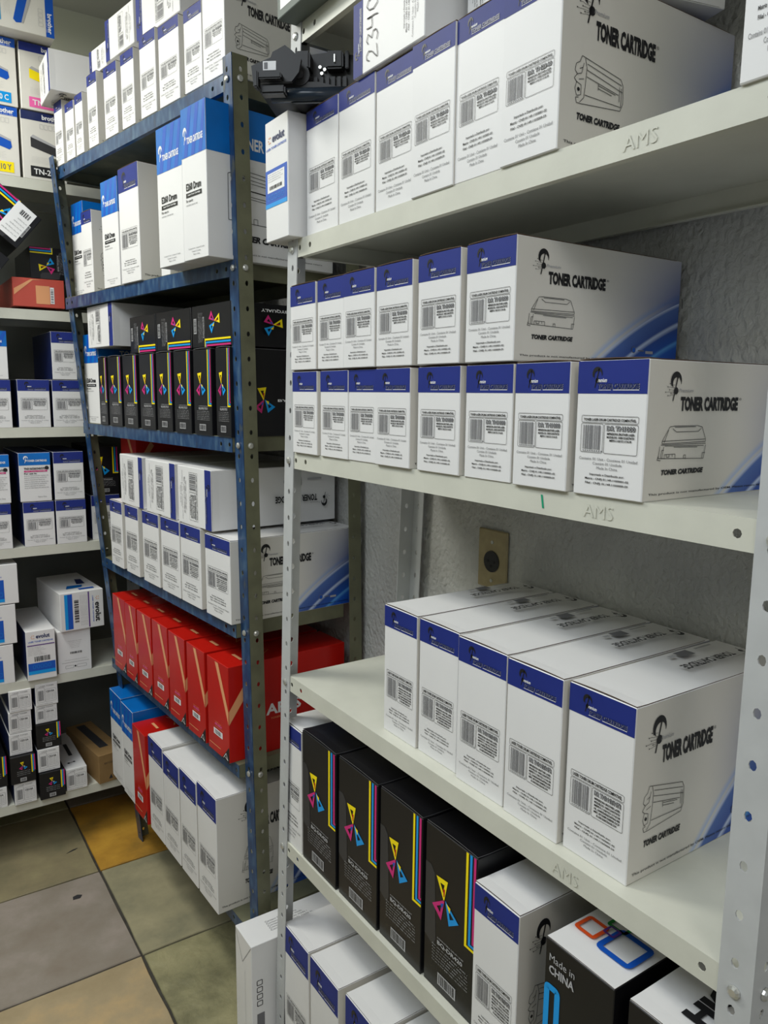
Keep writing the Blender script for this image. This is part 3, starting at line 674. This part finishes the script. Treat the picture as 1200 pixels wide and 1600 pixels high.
BQ4 = byq(.125, .270, .32, 'BQ-DR420')
BQ2 = byq(.092, .190, .31, 'BQ-DR217/213', name='small_drum_box', vbot=.34, band=False)
AR = ares(.118, .235, .32)
E26 = drum260(.128, .298, .32)
EV1 = evo(.085, .21, .30, 1); EV2 = evo(.086, .172, .30, 2, 'label_toner_box'); EV3 = evo(.138, .13, .28, 3, 'lying_toner_box'); EV4 = evo(.104, .148, .28, 4, 'plain_toner_box'); EV5 = evo(.12, .122, .28, 5, 'panel_toner_box')

# ------------------------------------------------------------------ grey unit: boxes
zB, zC, zD, zE, zF = gz['B'], gz['C'], gz['D'], gz['E'], gz['F']
place(EV1, G, -1.352, -1.262, zB, .207, y=-.027, d=.30, label='slim white box with bright blue panel, at left end of top grey shelf')
rowB = [(1.252, 1.145, .205, .004), (1.142, 1.036, .205, .004), (1.033, .932, .202, .005), (.930, .836, .200, -.003), (.836, .746, .200, 0), (.744, .650, .196, -.004)]
nB = len(rowB)
for i, (a, b, h, y) in enumerate(rowB):
    place(P2340, G, -a, -b, zB, h, y=y, label=f'white drum box, {ordn(i, nB)} of six upright on top grey shelf', group='drum boxes upright on the top grey shelf')
rowC = [(1.292, 1.2), (1.19, 1.098), (1.1, 1.014), (1.012, .92), (.903, .808), (.798, .708), (.700, .612), (.602, .508)]
for i, (a, b) in enumerate(rowC):
    place(P1000, G, -a, -b, zC, .148, y=-.006+.002*(i % 3), label=f'small white box, {ordn(i, 8)} in lower row on middle grey shelf', group='toner boxes in two rows on the middle grey shelf')
rowU = [(1.294, 1.2), (1.196, 1.108), (1.106, 1.014), (1.011, .918), (.901, .808), (.798, .706)]
for i, (a, b) in enumerate(rowU):
    place(P1000, G, -a, -b, zC+.1512, .149, y=-.008+.002*(i % 2), label=f'small white box, {ordn(i, 6)} in upper row on middle grey shelf', group='toner boxes in two rows on the middle grey shelf')
rowD = [(1.020, .930, .022), (.925, .830, .024), (.823, .722, .018), (.717, .619, .015), (.613, .515, .020)]
for i, (a, b, y) in enumerate(rowD):
    place(P3442, G, -a, -b, zD, .217, y=y, d=.30, label=f'white box, {ordn(i, 5)} of five in the row below wall outlet', group='five toner boxes on the wide empty grey shelf')
place(P2340, G, -1.372, -1.285, zE, .262, y=.004, label='white box with navy band, at left end beside the black drum boxes')
rowE = [(1.280, 1.150), (1.143, 1.014), (1.009, .890), (.884, .762)]
for i, (a, b) in enumerate(rowE):
    place(BQ4, G, -a, -b, zE, .272, y=.004+.003*i, label=f'large black drum box, {ordn(i, 4)} of four on lower grey shelf', group='large black drum boxes on the lower grey shelf')
place(P3442, G, -.752, -.662, zE, .248, y=0, label='white box with navy band between black drum box and colourful squares box')
place(P2340, G, -1.088, -.905, zB+.206, .105, y=-.002, roll=-90, label='white box lying on its side with handwritten number 2340 in marker')
lying = [o for o in COL.objects if o.get('label', '').startswith('white box lying on its side with handwritten')][0]
for o in list(lying.children):
    if o.name.startswith('product_label'): bpy.data.objects.remove(o)
p = Print('front', .098, .205, .32)
def stroke(pts, u0): p.path([(u0+.017*a, .128+.034*b) for a, b in pts], .0016, ink, 4)
stroke([(0, .75), (.15, .97), (.5, 1), (.75, .8), (.6, .5), (.0, .08), (.1, 0), (1, .1)], .012)
stroke([(0, .85), (.3, 1), (.75, .85), (.35, .55), (.8, .4), (.8, .15), (.4, 0), (0, .1)], .034)
stroke([(.05, 1), (.0, .55), (.2, .5), (.75, .55), (.8, .95), (.78, .3), (.7, .0)], .054)
stroke([(.5, 1), (.15, .8), (.05, .4), (.3, .05), (.7, .05), (.95, .45), (.85, .85), (.5, 1)], .075)
hwp = p.build('handwritten_number', lying)
place(PMID, G, -.86, -.66, zB+.2065, .12, y=.03, d=.26, roll=90, yaw=-14, label='plain white box stacked on drum boxes at top right, turned at an angle')
place(P2340, G, -.432, -.362, zB, .25, y=-.004, d=.28, label='pale white box cut off by the right edge, at near end of top grey shelf')
# carton standing on the uppermost shelf
GB = carton('grey_box', .16, .18, .24, *([mat('grey_green_card', lin(110, 118, 112), .6)]*6)); 
p = Print('front', .16, .18, .24); p.rect(.012, .012, .148, .165, wink, 0); p.build('paper_label', GB)
place(GB, G, -1.278, -1.12, gz['A'], .18, y=-.037, d=.24, label='grey green box overhanging front edge of the uppermost shelf')
USED.add(GB.name)

# colourful squares box and the box beside it
def squares_box():
    w, h, d = .11, .252, .24; r = carton('squares_box', w, h, d, black, black, black, black, white, black)
    def sq(p, u, v, s, m, t, L=1): p.rr(u-s/2, v-s/2, u+s/2, v+s/2, s*.16, t, m, L)
    for u, v, q, m, t, L in ((.074, .062, .054, skyd, .008, 1), (.024, .058, .034, orange, .0055, 1), (.044, .094, .030, green, .005, 1), (.047, .070, .018, violet, .003, 3), (.082, .15, .03, violet, .004, 1), (.05, .19, .04, orange, .006, 1)):
        p = Print('top', w, h, d, .0022); sq(p, u, v, q, m, t, L); p.build('coloured_square', r)
    p = Print('front', w, h, d); p.text('Made in', .008, h-.028, .05, h-.018, lgrey); p.text('CHINA', .008, h-.045, .05, h-.033, lgrey, .03)
    p.build('front_lettering', r); p = Print('front', w, h, d); p.rr(.001, h-.19, .028, h-.06, .008, .009, cyan, 1); p.build('coloured_square', r); p = Print('front', w, h, d); p.rr(.055, h-.20, .098, h-.085, .005, .006, orange, 1); p.rr(.061, h-.194, .092, h-.091, .004, .002, yellow, 2); p.build('coloured_square', r)
    flap(r, w, h, d, white, kedge, .0015); return r
SQ = squares_box()
place(SQ, G, -.614, -.506, zE, .252, y=0, label='black box with white top printed with coloured square outlines, at lower right')
def high_box():
    w, h, d = .12, .262, .26; r = carton('black_white_box', w, h, d, black, black, black, black, white, black)
    p = Print('top', w, h, d, .0006); p.text('HIGH', .048, .03, .078, .14, ink, .06, rot=90); p.build('top_lettering', r); p = Print('top', w, h, d, .0006); p.text('PERFORMANCE', .086, .035, .100, .20, ink, rot=90); p.build('top_lettering', r)
    p = Print('front', w, h, d); p.text('HIGH', .02, .20, .10, .23, wink, .04); p.build('front_lettering', r); flap(r, w, h, d, white, kedge, .002)
    for o in r.children:
        if o.name.startswith('top_lettering'): o.location.z = .002
    return r
HB = high_box()
place(HB, G, -.486, -.372, zE, .255, y=-.0, label='black box with white top lettered HIGH at the bottom right corner')

# bottom shelf of grey unit
for i, (a, b, h) in enumerate(((1.362, 1.253, .30), (1.249, 1.138, .297), (1.115, 1.005, .305), (1.0, .89, .30))):
    place(PBIG, G, -a, -b, zF, h, y=.0+.003*i, label=f'large white box, {ordn(i, 4)} of four on bottom grey shelf', group='large toner boxes on the bottom grey shelf')
CB = carton('plain_white_box', .1, .30, .30)
p = Print('front', .1, .30, .30); p.path([(.002, .296), (.045, .235), (.098, .296)], .0012, grey, 1); p.line(.06, .0, .06, .22, .0008, lgrey); p.build('fold_lines', CB)
p = Print('right', .1, .30, .30)
for k in range(4): p.rr(.012, .20-.017*k, .026, .213-.017*k, .002, .0016, ink)
p.rect(.012, .02, .03, .13, grey); p.build('handling_symbols', CB)
p = Print('top', .1, .30, .30)
for k in range(5): p.text('Contem 01 unidade made in China'[:20+2*k], .03+.009*k, .06, .036+.009*k, .14+.01*k, grey, rot=90)
p.build('top_print', CB)
place(CB, Frame(.615, 0, -pi/2), -1.50, -1.413, .001, .30, y=0, d=.30, label='tall white box standing on floor in the gap between the blue and grey units')

# ------------------------------------------------------------------ blue unit: boxes
r1 = [(.088, .002, .19), (.167, .092, .165), (.284, .190, .17), (.379, .300, .178), (.482, .412, .170), (.583, .508, .168), (.688, .628, .178), (.774, .724, .152), (.845, .786, .148), (.925, .868, .17)]
for i, (a, b, h) in enumerate(r1):
    place(P2340, BF[1], -a, -b, 2.137, h, y=.004, label=f'white box, {ordn(len(r1)-1-i, len(r1))} of ten upright on top of blue unit', group='white toner boxes on top of the blue unit')
place(P2340, BF[1], -.405, -.195, 2.137+.180, .11, y=.012, roll=-90, label='white box lying across the upright boxes, largest one stacked on blue unit top')
place(P2340, BF[1], -.575, -.415, 2.137+.182, .095, y=.01, roll=-90, label='white box lying on its side, middle one stacked on top of the blue unit')
place(P2340, BF[1], -.69, -.585, 2.137+.18, .06, y=.015, roll=-90, label='small white box lying above the upright boxes on top of the blue unit')
place(P2340, BF[1], -.95, -.80, 2.137+.172, .105, y=-.03, roll=90, d=.25, yaw=-10, label='white box wrapped in plastic perched at far end on top of blue unit')
place(E26, BF[2], -.079, .022, 1.773, .300, y=-.052, label='tall drum box with bright blue top, nearest one on blue unit second shelf')
place(E26, BF[2], -.200, -.086, 1.773, .290, y=-.048, label='tall drum box with bright blue top, beside the nearest one on blue unit')
place(P2340, BF[2], -.330, -.285, 1.773, .275, y=.02, label='narrow white box with navy band squeezed beside tall blue-topped drum boxes')
place(PBIG, BF[2], -.512, -.400, 1.773, .278, y=.0, label='tall white box with navy band between blue-topped drum boxes on second shelf')
place(E26, BF[2], -.632, -.530, 1.773, .270, y=.004, label='tall drum box with bright blue top, in the middle of blue unit second shelf')
place(P2340, BF[2], -.80, -.728, 1.773, .222, y=.014, label='white box with navy band between tall blue boxes on second shelf')
place(E26, BF[2], -.925, -.84, 1.773, .268, y=.035, label='tall blue-topped drum box at far end of the second shelf')
r3 = [(.052, -.012), (.160, .074), (.264, .176), (.364, .278), (.470, .378), (.582, .490), (.690, .598), (.765, .705)]
for i, (a, b) in enumerate(r3):
    place(BQ2, BF[3], -a, -b, 1.405, .190, y=.002, label=f'small black box, {ordn(7-i, 8)} of eight upright on blue unit', group='small black drum boxes upright on the blue unit')
for i, (a, b) in enumerate(((.168, -.012), (.364, .178), (.530, .372))):
    place(BQ2, BF[3], -a, -b, 1.405+.195, .092, y=.006, roll=90, label=f'small black box lying down, {("rightmost", "middle", "leftmost")[i]} of three above upright black ones', group='small black drum boxes lying on the row')
place(P2340, BF[3], -.80, -.61, 1.405+.218, .115, y=-.01, roll=90, label='white box lying on its side at left above small black drum boxes')
place(E26, BF[3], -.91, -.79, 1.405, .262, y=.012, label='white box with bright blue top at left end of the black drum box row')
r4 = [(.134, .008, .19), (.274, .160, .195), (.399, .282, .195), (.529, .416, .195), (.663, .563, .195), (.79, .69, .195)]
for i, (a, b, h) in enumerate(r4):
    place(PMID, BF[4], -a, -b, .987, h, y=-.006, label=f'white box, {ordn(5-i, 6)} of six upright on fourth blue shelf', group='white toner boxes upright on the fourth blue shelf')
for i, (a, b) in enumerate(((.285, .100), (.496, .302), (.692, .520))):
    place(PMID, BF[4], -a, -b, .987+.198, .140, y=-.004, roll=90, label=f'white box lying down, {("rightmost", "middle", "leftmost")[i]} of three on fourth blue shelf row', group='white boxes lying on the fourth blue shelf row')
place(AR, BF[4], -.835, -.71, .987+.198, .19, y=.05, d=.25, label='red box standing behind the lying white boxes on fourth blue shelf')
r5 = [(.150, .036), (.270, .164), (.388, .282), (.512, .402), (.628, .520), (.730, .636), (.848, .738)]
for i, (a, b) in enumerate(r5):
    place(AR, BF[5], -a, -b, .650, .232, y=-.008-.001*(i % 3), label=f'red toner box, {ordn(6-i, 7)} of seven on fifth blue shelf', group='red toner boxes on the fifth blue shelf')
r6 = [(.193, .080), (.309, .202), (.431, .318), (.548, .436)]
for i, (a, b) in enumerate(r6):
    place(PBIG, BF[6], -a, -b, .25, (.298, .285, .278, .285)[i], y=-.031, label=f'large white box, {ordn(3-i, 4)} of four at bottom of blue unit', group='large white boxes at the bottom of the blue unit')
place(AR, BF[6], -.672, -.562, .25, .275, y=-.036, label='tall dark red box beside large white boxes at bottom of blue unit')
place(E26, BF[6], -.800, -.690, .25, .298, y=-.028, label='blue-topped white drum box on bottom shelf, next to the red box')
place(E26, BF[6], -.930, -.815, .25, .298, y=-.024, label='blue-topped white drum box on bottom shelf, at its far left end')

# ------------------------------------------------------------------ back unit: boxes
def inkbox(top_m, tag_m, tag_t, art_m, w=.12, h=.178, d=.28, name='printer_ink_box'):
    r = carton(name, w, h, d, cream, cream, cream, cream, navyd, cream)
    p = Print('front', w, h, d); p.rect(.0004, h*.87, w-.0004, h-.0004, top_m, 0); p.build('header_band', r)
    p = Print('front', w, h, d); p.text('brother', w*.48, h*.90, w*.92, h*.97, wink, .03); p.text('at your side', w*.62, h*.875, w*.9, h*.89, wink); p.build('brand_lettering', r)
    p = Print('front', w, h, d); p.poly([(w*.2, h*.62), (w*.82, h*.5), (w*.84, h*.42), (w*.78, h*.38), (w*.2, h*.48)], art_m, 1); p.poly([(w*.2, h*.62), (w*.82, h*.5), (w*.82, h*.53), (w*.26, h*.66)], lgrey, 2)
    for k in range(5): p.text('Toner cartridge for laser printers and MFC', w*.2, h*(.33-.02*k), w*(.7-.05*(k % 2)), h*(.338-.02*k), lgrey)
    for k in range(4): p.rr(w*(.42+.1*k), h*.76, w*(.50+.1*k), h*.83, .001, .0006, lgrey)
    p.rect(w*.17, h*.045, w*.86, h*.2, tag_m, 1); p.text(tag_t, w*.24, h*.08, w*.8, h*.165, wink if tag_m != yellow else grey, .02, 3); p.build('model_panel', r)
    return r
IB = [inkbox(skyd, cyan, 'TN-210 C', skyd), inkbox(navy, pink, 'TN-210', yellow, name='magenta_tag_ink_box'), inkbox(skyd, yellow, 'TN-210 Y', skyd, name='yellow_tag_ink_box'), inkbox(navyd, ink, 'TN-210', gblack, name='black_tag_ink_box')]
z1 = lz[0]
place(IB[2], LR, .315, .432, z1, .188, y=.0, label='ink box with pale yellow tag, lower left on upper back shelf')
place(IB[3], LR, .440, .560, z1, .188, y=.0, label='ink box with black tag, lower right on upper back shelf')
place(IB[0], LR, .315, .436, z1+.190, .182, y=.0, label='ink box with cyan tag, upper left in stack on back shelf')
place(IB[1], LR, .444, .570, z1+.190, .180, y=-.005, label='ink box with pink tag and yellow print, above the black tagged one')
place(IB[0], LR, .36, .532, z1+.375, .12, y=-.06, roll=90, d=.26, label='ink box lying on its side, topmost at upper left corner')
z2 = lz[1]
RB = ares(.141, .083, .28, 'salmon_box')
for o in list(RB.children): bpy.data.objects.remove(o)
for m in range(6): RB.data.materials[m] = redd
p = Print('front', .141, .083, .28); p.poly([(.003, .05), (.003, .032), (.055, .078), (.082, .0805), (.05, .0805)], tan, 1); p.build('tan_stripe', RB)
p = Print('front', .141, .083, .28); p.rect(.062, .01, .10, .063, tan, 0); p.rect(.101, .012, .112, .060, wink, 2); p.bars(.1025, .015, .110, .057, grey, 3, 12, vert=False); p.build('barcode_sticker', RB)
place(RB, LR, .392, .536, z2+.008, .083, y=0, label='flat salmon red box with tan stripe on second back shelf')
BH = byq(.09, .13, .25, 'BQ-TN350', 'black_toner_box', flaps=False)
place(BH, LR, .445, .56, z2+.093, .092, y=.01, d=.26, roll=-90, label='black box with pinwheel logo lying on top of the salmon red box')
t1 = place(BH, LR, .30, .455, z2+.20, .115, y=-.045, d=.2, roll=-90, label='black box with white sticker tilted on its corner, upper one')
def tilt(o, ang, c):       # lean a box about the depth axis through c
    M = Matrix.Translation(c) @ Matrix.Rotation(ang, 4, 'Y') @ Matrix.Translation(-Vector(c)); 
    R = M.to_3x3() @ o.rotation_euler.to_matrix(); o.location = M @ o.location; o.rotation_euler = R.to_euler()
tilt(t1, radians(39), Vector((.378, 2.6, z2+.257)))
p = Print('front', .09, .13, .25); p.rect(.01, .012, .088, .062, wink, 3)
for k in range(5): p.text('Laser Toner Cartridge black', .018+.009*k, .016, .022+.009*k, .056-.004*k, grey, L=4, rot=90)
p.bars(.066, .02, .078, .045, ink, 4, 10, vert=False); p.build('white_sticker', t1)
t2 = place(BH, LR, .235, .36, z2+.075, .11, y=-.03, d=.2, roll=-90, label='black box tilted under the other tilted box at left edge')
tilt(t2, radians(-52), Vector((.31, 2.6, z2+.13)))
z3 = lz[2]
place(E26, LR, .26, .367, z3+.144, .14, y=0, d=.28, label='blue-topped box cut off by left edge, upper on third back shelf')
place(PFAR, LR, .490, .562, z3+.146, .144, y=.0, label='navy and white box standing alone on top of third back shelf row')
place(PFAR, LR, .272, .370, z3, .142, y=0, label='white box cut off by left edge, lower on third back shelf')
place(PFAR, LR, .388, .478, z3, .144, y=0, label='navy and white box, middle one in the third back shelf row')
place(PFAR, LR, .486, .580, z3, .144, y=0, label='navy and white box, right one in the third back shelf row')
z4 = lz[3]
TNB = carton('blue_header_box', .09, .15, .30, left=navyd, top=navyd, right=navyd)
p = Print('front', .09, .15, .30); p.rect(.0004, .112, .0896, .1496, sky, 0); p.build('header_band', TNB)
p = Print('front', .09, .15, .30); p_logo(p, .018, .122, .018, wink, False); p.text('TONER CARTRIDGE', .024, .1225, .08, .129, wink, .03); p.build('header_logo', TNB)
p = Print('front', .09, .15, .30); p.text('TN310/320/340/370M', .014, .098, .08, .105, ink, .04); p.rect(.014, .091, .08, .096, magenta, 1); p.text('Laser Toner Cartridge', .018, .0922, .076, .095, wink, L=3)
p.text('For use in:', .014, .084, .05, .089, ink, .03)
for k in range(7): p.text('Brother HL 4140/4150/4570/ MFC 9460/9560 CDN', .014, .078-.0062*k, .082-.005*(k % 3), .081-.0062*k, grey)
p.text('Made in China', .05, .012, .075, .016, grey); p.build('front_print', TNB)
place(TNB, LR, .26, .353, z4+.141, .147, y=0, label='blue header box cut off by left edge, upper on fourth back shelf')
p = Print('front', .09, .15, .30); p.disc(.079, .103, .006, ink, 3); 
dot = [o for o in COL.objects if o.get('label', '').startswith('blue header box cut off')][0]; p.build('black_dot', dot)
place(TNB if False else TNB, LR, .379, .469, z4+.141, .150, y=0, label='bright blue header box, magenta line under its title, fourth back shelf')
place(PFAR, LR, .260, .350, z4, .139, y=0, label='navy and white box cut off by left edge, lower on fourth back shelf')
place(PFAR, LR, .384, .473, z4, .139, y=0, label='navy and white box under the bright blue header box')
place(PFAR, LR, .478, .567, z4+.141, .150, y=0, label='navy and white box, upper right on fourth back shelf by the blue post')
place(PFAR, LR, .478, .568, z4, .139, y=0, label='navy and white box, lower right on fourth back shelf by the blue post')
place(PFAR, LR, .590, .68, z4, .145, y=.02, label='navy and white box half hidden behind blue unit, lower')
place(BH, LR, .590, .68, z4+.147, .155, y=.02, label='black box half hidden behind blue post on fourth back shelf')
z5 = lz[4]
for i in range(3):
    place(EV5, LR, .240, (.332, .345, .357)[i], z5+.127*i, .124, y=0, label=f'white box with blue panel, {("lowest", "middle", "topmost")[i]} of stack at left edge', group='stack of white boxes with blue panels')
place(EV2, LR, .366, .452, z5, .160, y=-.015, label='white box with dark lettering logo, white label and blue foot on fifth back shelf')
place(EV4, LR, .461, .563, z5, .140, y=0, label='cream box with small black print under the tilted logo box')
place(EV3, LR, .462, .598, z5+.142, .125, y=-.01, yaw=4, label='white box lying sideways with blue stripe, on top of cream box')
z6 = lz[5]
SW = carton('long_white_box', .066, .074, .30, left=navyd)
p = Print('front', .066, .074, .30); p.rr(.005, .012, .027, .062, .002, .0006, grey); p.bars(.008, .018, .024, .052, grey); p.rr(.029, .012, .061, .055, .002, .0006, grey); p.text('CE310A', .032, .043, .056, .05, ink, .02)
for k in range(5): p.text('compatible cartridge 1025', .031, .037-.005*k, .058, .040-.005*k, grey)
p.text('LASER TONER', .012, .064, .055, .068, grey); p.text('Contains 01 Unit Made in China', .006, .004, .05, .007, grey); p.build('front_label', SW)
p = Print('top', .066, .074, .30, .0008); p.rect(.03, .10, .042, .2, gblack, 1); p.disc(.018, .045, .004, ink); p.disc(.036, .048, .004, ink); p.line(.018, .045, .036, .048, .0015, ink); p.build('top_print', SW)
SB = carton('long_black_box', .072, .090, .30, *([black]*6))
p = Print('front', .072, .09, .30); pin(p, .036, .058, .012); p.build('pinwheel_logo', SB)
p = Print('front', .072, .09, .30)
for k in range(3): p.text('BQ-CF350A Laser Toner', .018, .038-.006*k, .056, .041-.006*k, lgrey)
p.rect(.026, .006, .044, .018, lgrey, 1); p.bars(.028, .008, .042, .016, gblack, 2, 10); p.build('front_text', SB)
p = Print('front', .072, .09, .30)
for k, m in enumerate((yellow, cyan, magenta)): p.rect(.060+.004*k, .03+.003*k, .063+.004*k, .0895, m, 1)
p.build('colour_stripes', SB)
g6 = 'stack of narrow long boxes on the lowest back shelf'
def lw(pr, x0, x1, z, h, y, lab): place(pr, LR, x0, x1, z6+z, h, y=y, label=lab, group=g6)
lw(SW, .307, .372, 0, .072, -.01, 'narrow white box, lowest in left stack on lowest back shelf')
lw(SB, .300, .373, .0735, .090, -.015, 'narrow black box, second lowest in left stack on lowest back shelf')
lw(SW, .303, .369, .165, .070, 0, 'narrow white box, directly above black one in left stack')
lw(SW, .305, .371, .2365, .070, 0, 'narrow white box, second from top in left stack')
lw(SW, .309, .375, .308, .070, -.004, 'narrow white box, topmost of left stack on lowest back shelf')
lw(SB, .381, .458, 0, .090, -.02, 'narrow black box, lowest in right stack on lowest back shelf')
lw(SW, .381, .447, .0915, .076, -.01, 'narrow white box between two black ones in right stack')
lw(SB, .381, .455, .169, .082, -.008, 'narrow black box, middle of right stack on lowest back shelf')
lw(SW, .383, .449, .2525, .058, 0, 'narrow white box, second from top in right stack')
lw(SW, .386, .453, .312, .072, -.004, 'narrow white box, topmost of right stack on lowest back shelf')
place(SW, LR, .464, .530, z6, .075, y=-.005, label='narrow white box alone beside the brown kraft carton')
place(SB, LR, .215, .292, z6+.07, .1, y=0, label='narrow black box cut off by left edge, on lowest back shelf')
place(SW, LR, .215, .288, z6, .068, y=0, label='narrow white box cut off by left edge, under a black one')
KB = carton('kraft_box', .095, .115, .30, *([kraft]*6))
p = Print('top', .095, .115, .30); p.rect(.03, .06, .062, .28, gblack, 0); p.build('black_strip', KB)
p = Print('front', .095, .115, .30); p.poly([(.034, .012), (.048, .012), (.043, .03)], gblack, 1); p.build('warning_mark', KB); p = Print('front', .095, .115, .30); p.rect(.055, .014, .08, .026, gblack, 1); p.build('handling_mark', KB); p = Print('front', .095, .115, .30); p.text('RECYCLED BOX', .02, .075, .075, .082, gblack); p.build('front_print', KB)
place(KB, LR, .545, .635, z6, .10, y=-.01, yaw=8, label='brown kraft carton with black strip on its top, lowest back shelf')

# ------------------------------------------------------------------ bare toner unit lying on the boxes
tc = empty('toner_cartridge', (.672, 1.238, zB+.2085), (0, 0, radians(-40)))
tag(tc, 'bare black plastic toner cartridge lying on the boxes at left end of top grey shelf', 'toner cartridge')
m = Multi()                                         # trough and upper hopper
m.prism([(-.02, .0), (.085, .012), (.088, .085), (.05, .088), (.04, .092), (-.01, .088), (-.02, .06)], 'y', .01, .11, plastic)
m.prism([(-.085, .026), (-.02, .0), (.07, .0), (.075, .02), (.02, .034), (-.08, .036)], 'y', -.02, .11, plastic)
for k in range(8): m.box(-.012+.010*k, -.006+.010*k, .002, .012, .018, .05, plastic)
m.box(.03, .06, -.012, .012, .058, .086, plastic, .003); m.box(-.02, .005, -.02, .012, .055, .084, plastic, .003); m.box(.062, .068, -.004, .012, .06, .088, plastic, .001)
m.build('housing', tc)
m = Multi(); m.prism([(-.088, .052), (-.055, .064), (-.052, .072), (-.031, .082), (-.02, .074), (-.004, .06), (-.008, .04), (-.02, .026), (-.085, .026)], 'y', -.046, -.038, plastic); m.build('end_plate', tc)
m = Multi(); m.box(-.076, -.034, -.062, -.046, .026, .036, plastic, .002); m.box(-.080, -.072, -.066, -.046, .012, .038, plastic, .002); m.box(-.072, -.03, -.052, -.03, .006, .020, plastic, .003); m.build('handle_bar', tc)
m = Multi(); m.cyl((-.06, -.02, .014), (.07, -.02, .014), .011, mat('dark_roller', (.02, .03, .045), .2), 20); m.build('drum_roller', tc)
m = Multi(); m.cyl((-.012, -.01, .045), (-.012, -.022, .045), .017, plastic, 22); m.cyl((-.012, -.022, .045), (-.012, -.027, .045), .007, gblack, 12); m.build('drive_gear', tc)
m = Multi()
for (x, z) in ((.018, .066), (.026, .062), (.021, .056)): m.cyl((x, .010, z), (x, .003, z), .0028, bolt_m, 10)
m.build('contact_pins', tc)
m = Multi(); m.box(.045, .047, -.016, -.012, .066, .078, bolt_m); m.build('metal_contact', tc)
m = Multi(); m.box(-.068, -.046, -.0468, -.046, .044, .058, wink, 0, Matrix.Rotation(radians(0), 4, 'Y')); m.box(-.066, -.060, -.0472, -.0467, .046, .056, grey); m.build('paper_sticker', tc)

# ------------------------------------------------------------------ wall outlet
ot = empty('wall_outlet', (.999, 1.095, 1.185)); tag(ot, 'beige wall outlet plate with one round black socket above the row of boxes', 'outlet')
link('cover_plate', box_mesh('cover_plate', -.006, 0, -.041, .041, -.058, .058, plate, .002), ot)
m = Multi(); m.cyl((-.0055, 0, -.004), (-.0085, 0, -.004), .021, mat('socket_rim', (.03, .03, .03), .4), 24); m.build('round_socket', ot)
m = Multi(); 
for dy, dz in ((-.009, 0), (.009, 0), (0, -.009)): m.cyl((-.0084, dy, dz-.004), (-.0092, dy, dz-.004), .003, ink, 10)
m.build('socket_holes', ot)
for z in (.034, -.042):
    m = Multi(); m.cyl((-.0055, 0, z), (-.0075, 0, z), .0035, bolt_m, 12); m.build('screw', ot)

# ------------------------------------------------------------------ floor litter
def scrap(x, y, pts, lab, nm):
    m = Multi(); m.prism([(a, b) for a, b in pts], 'z', 0, .0012, gblack); o = m.build(nm); o.location = (x, y, .0002); tag(o, lab, 'debris')
scrap(.461, 2.503, [(-.018, -.006), (.012, .002), (.02, .008), (.004, .006)], 'thin dark scrap lying on the olive tile near the ochre tile', 'plastic_scrap')
scrap(.421, 2.249, [(-.012, -.008), (.008, -.01), (.016, .002), (.004, .01), (-.01, .006)], 'small dark rounded scrap lying on the purple grey floor tile', 'plastic_scrap')
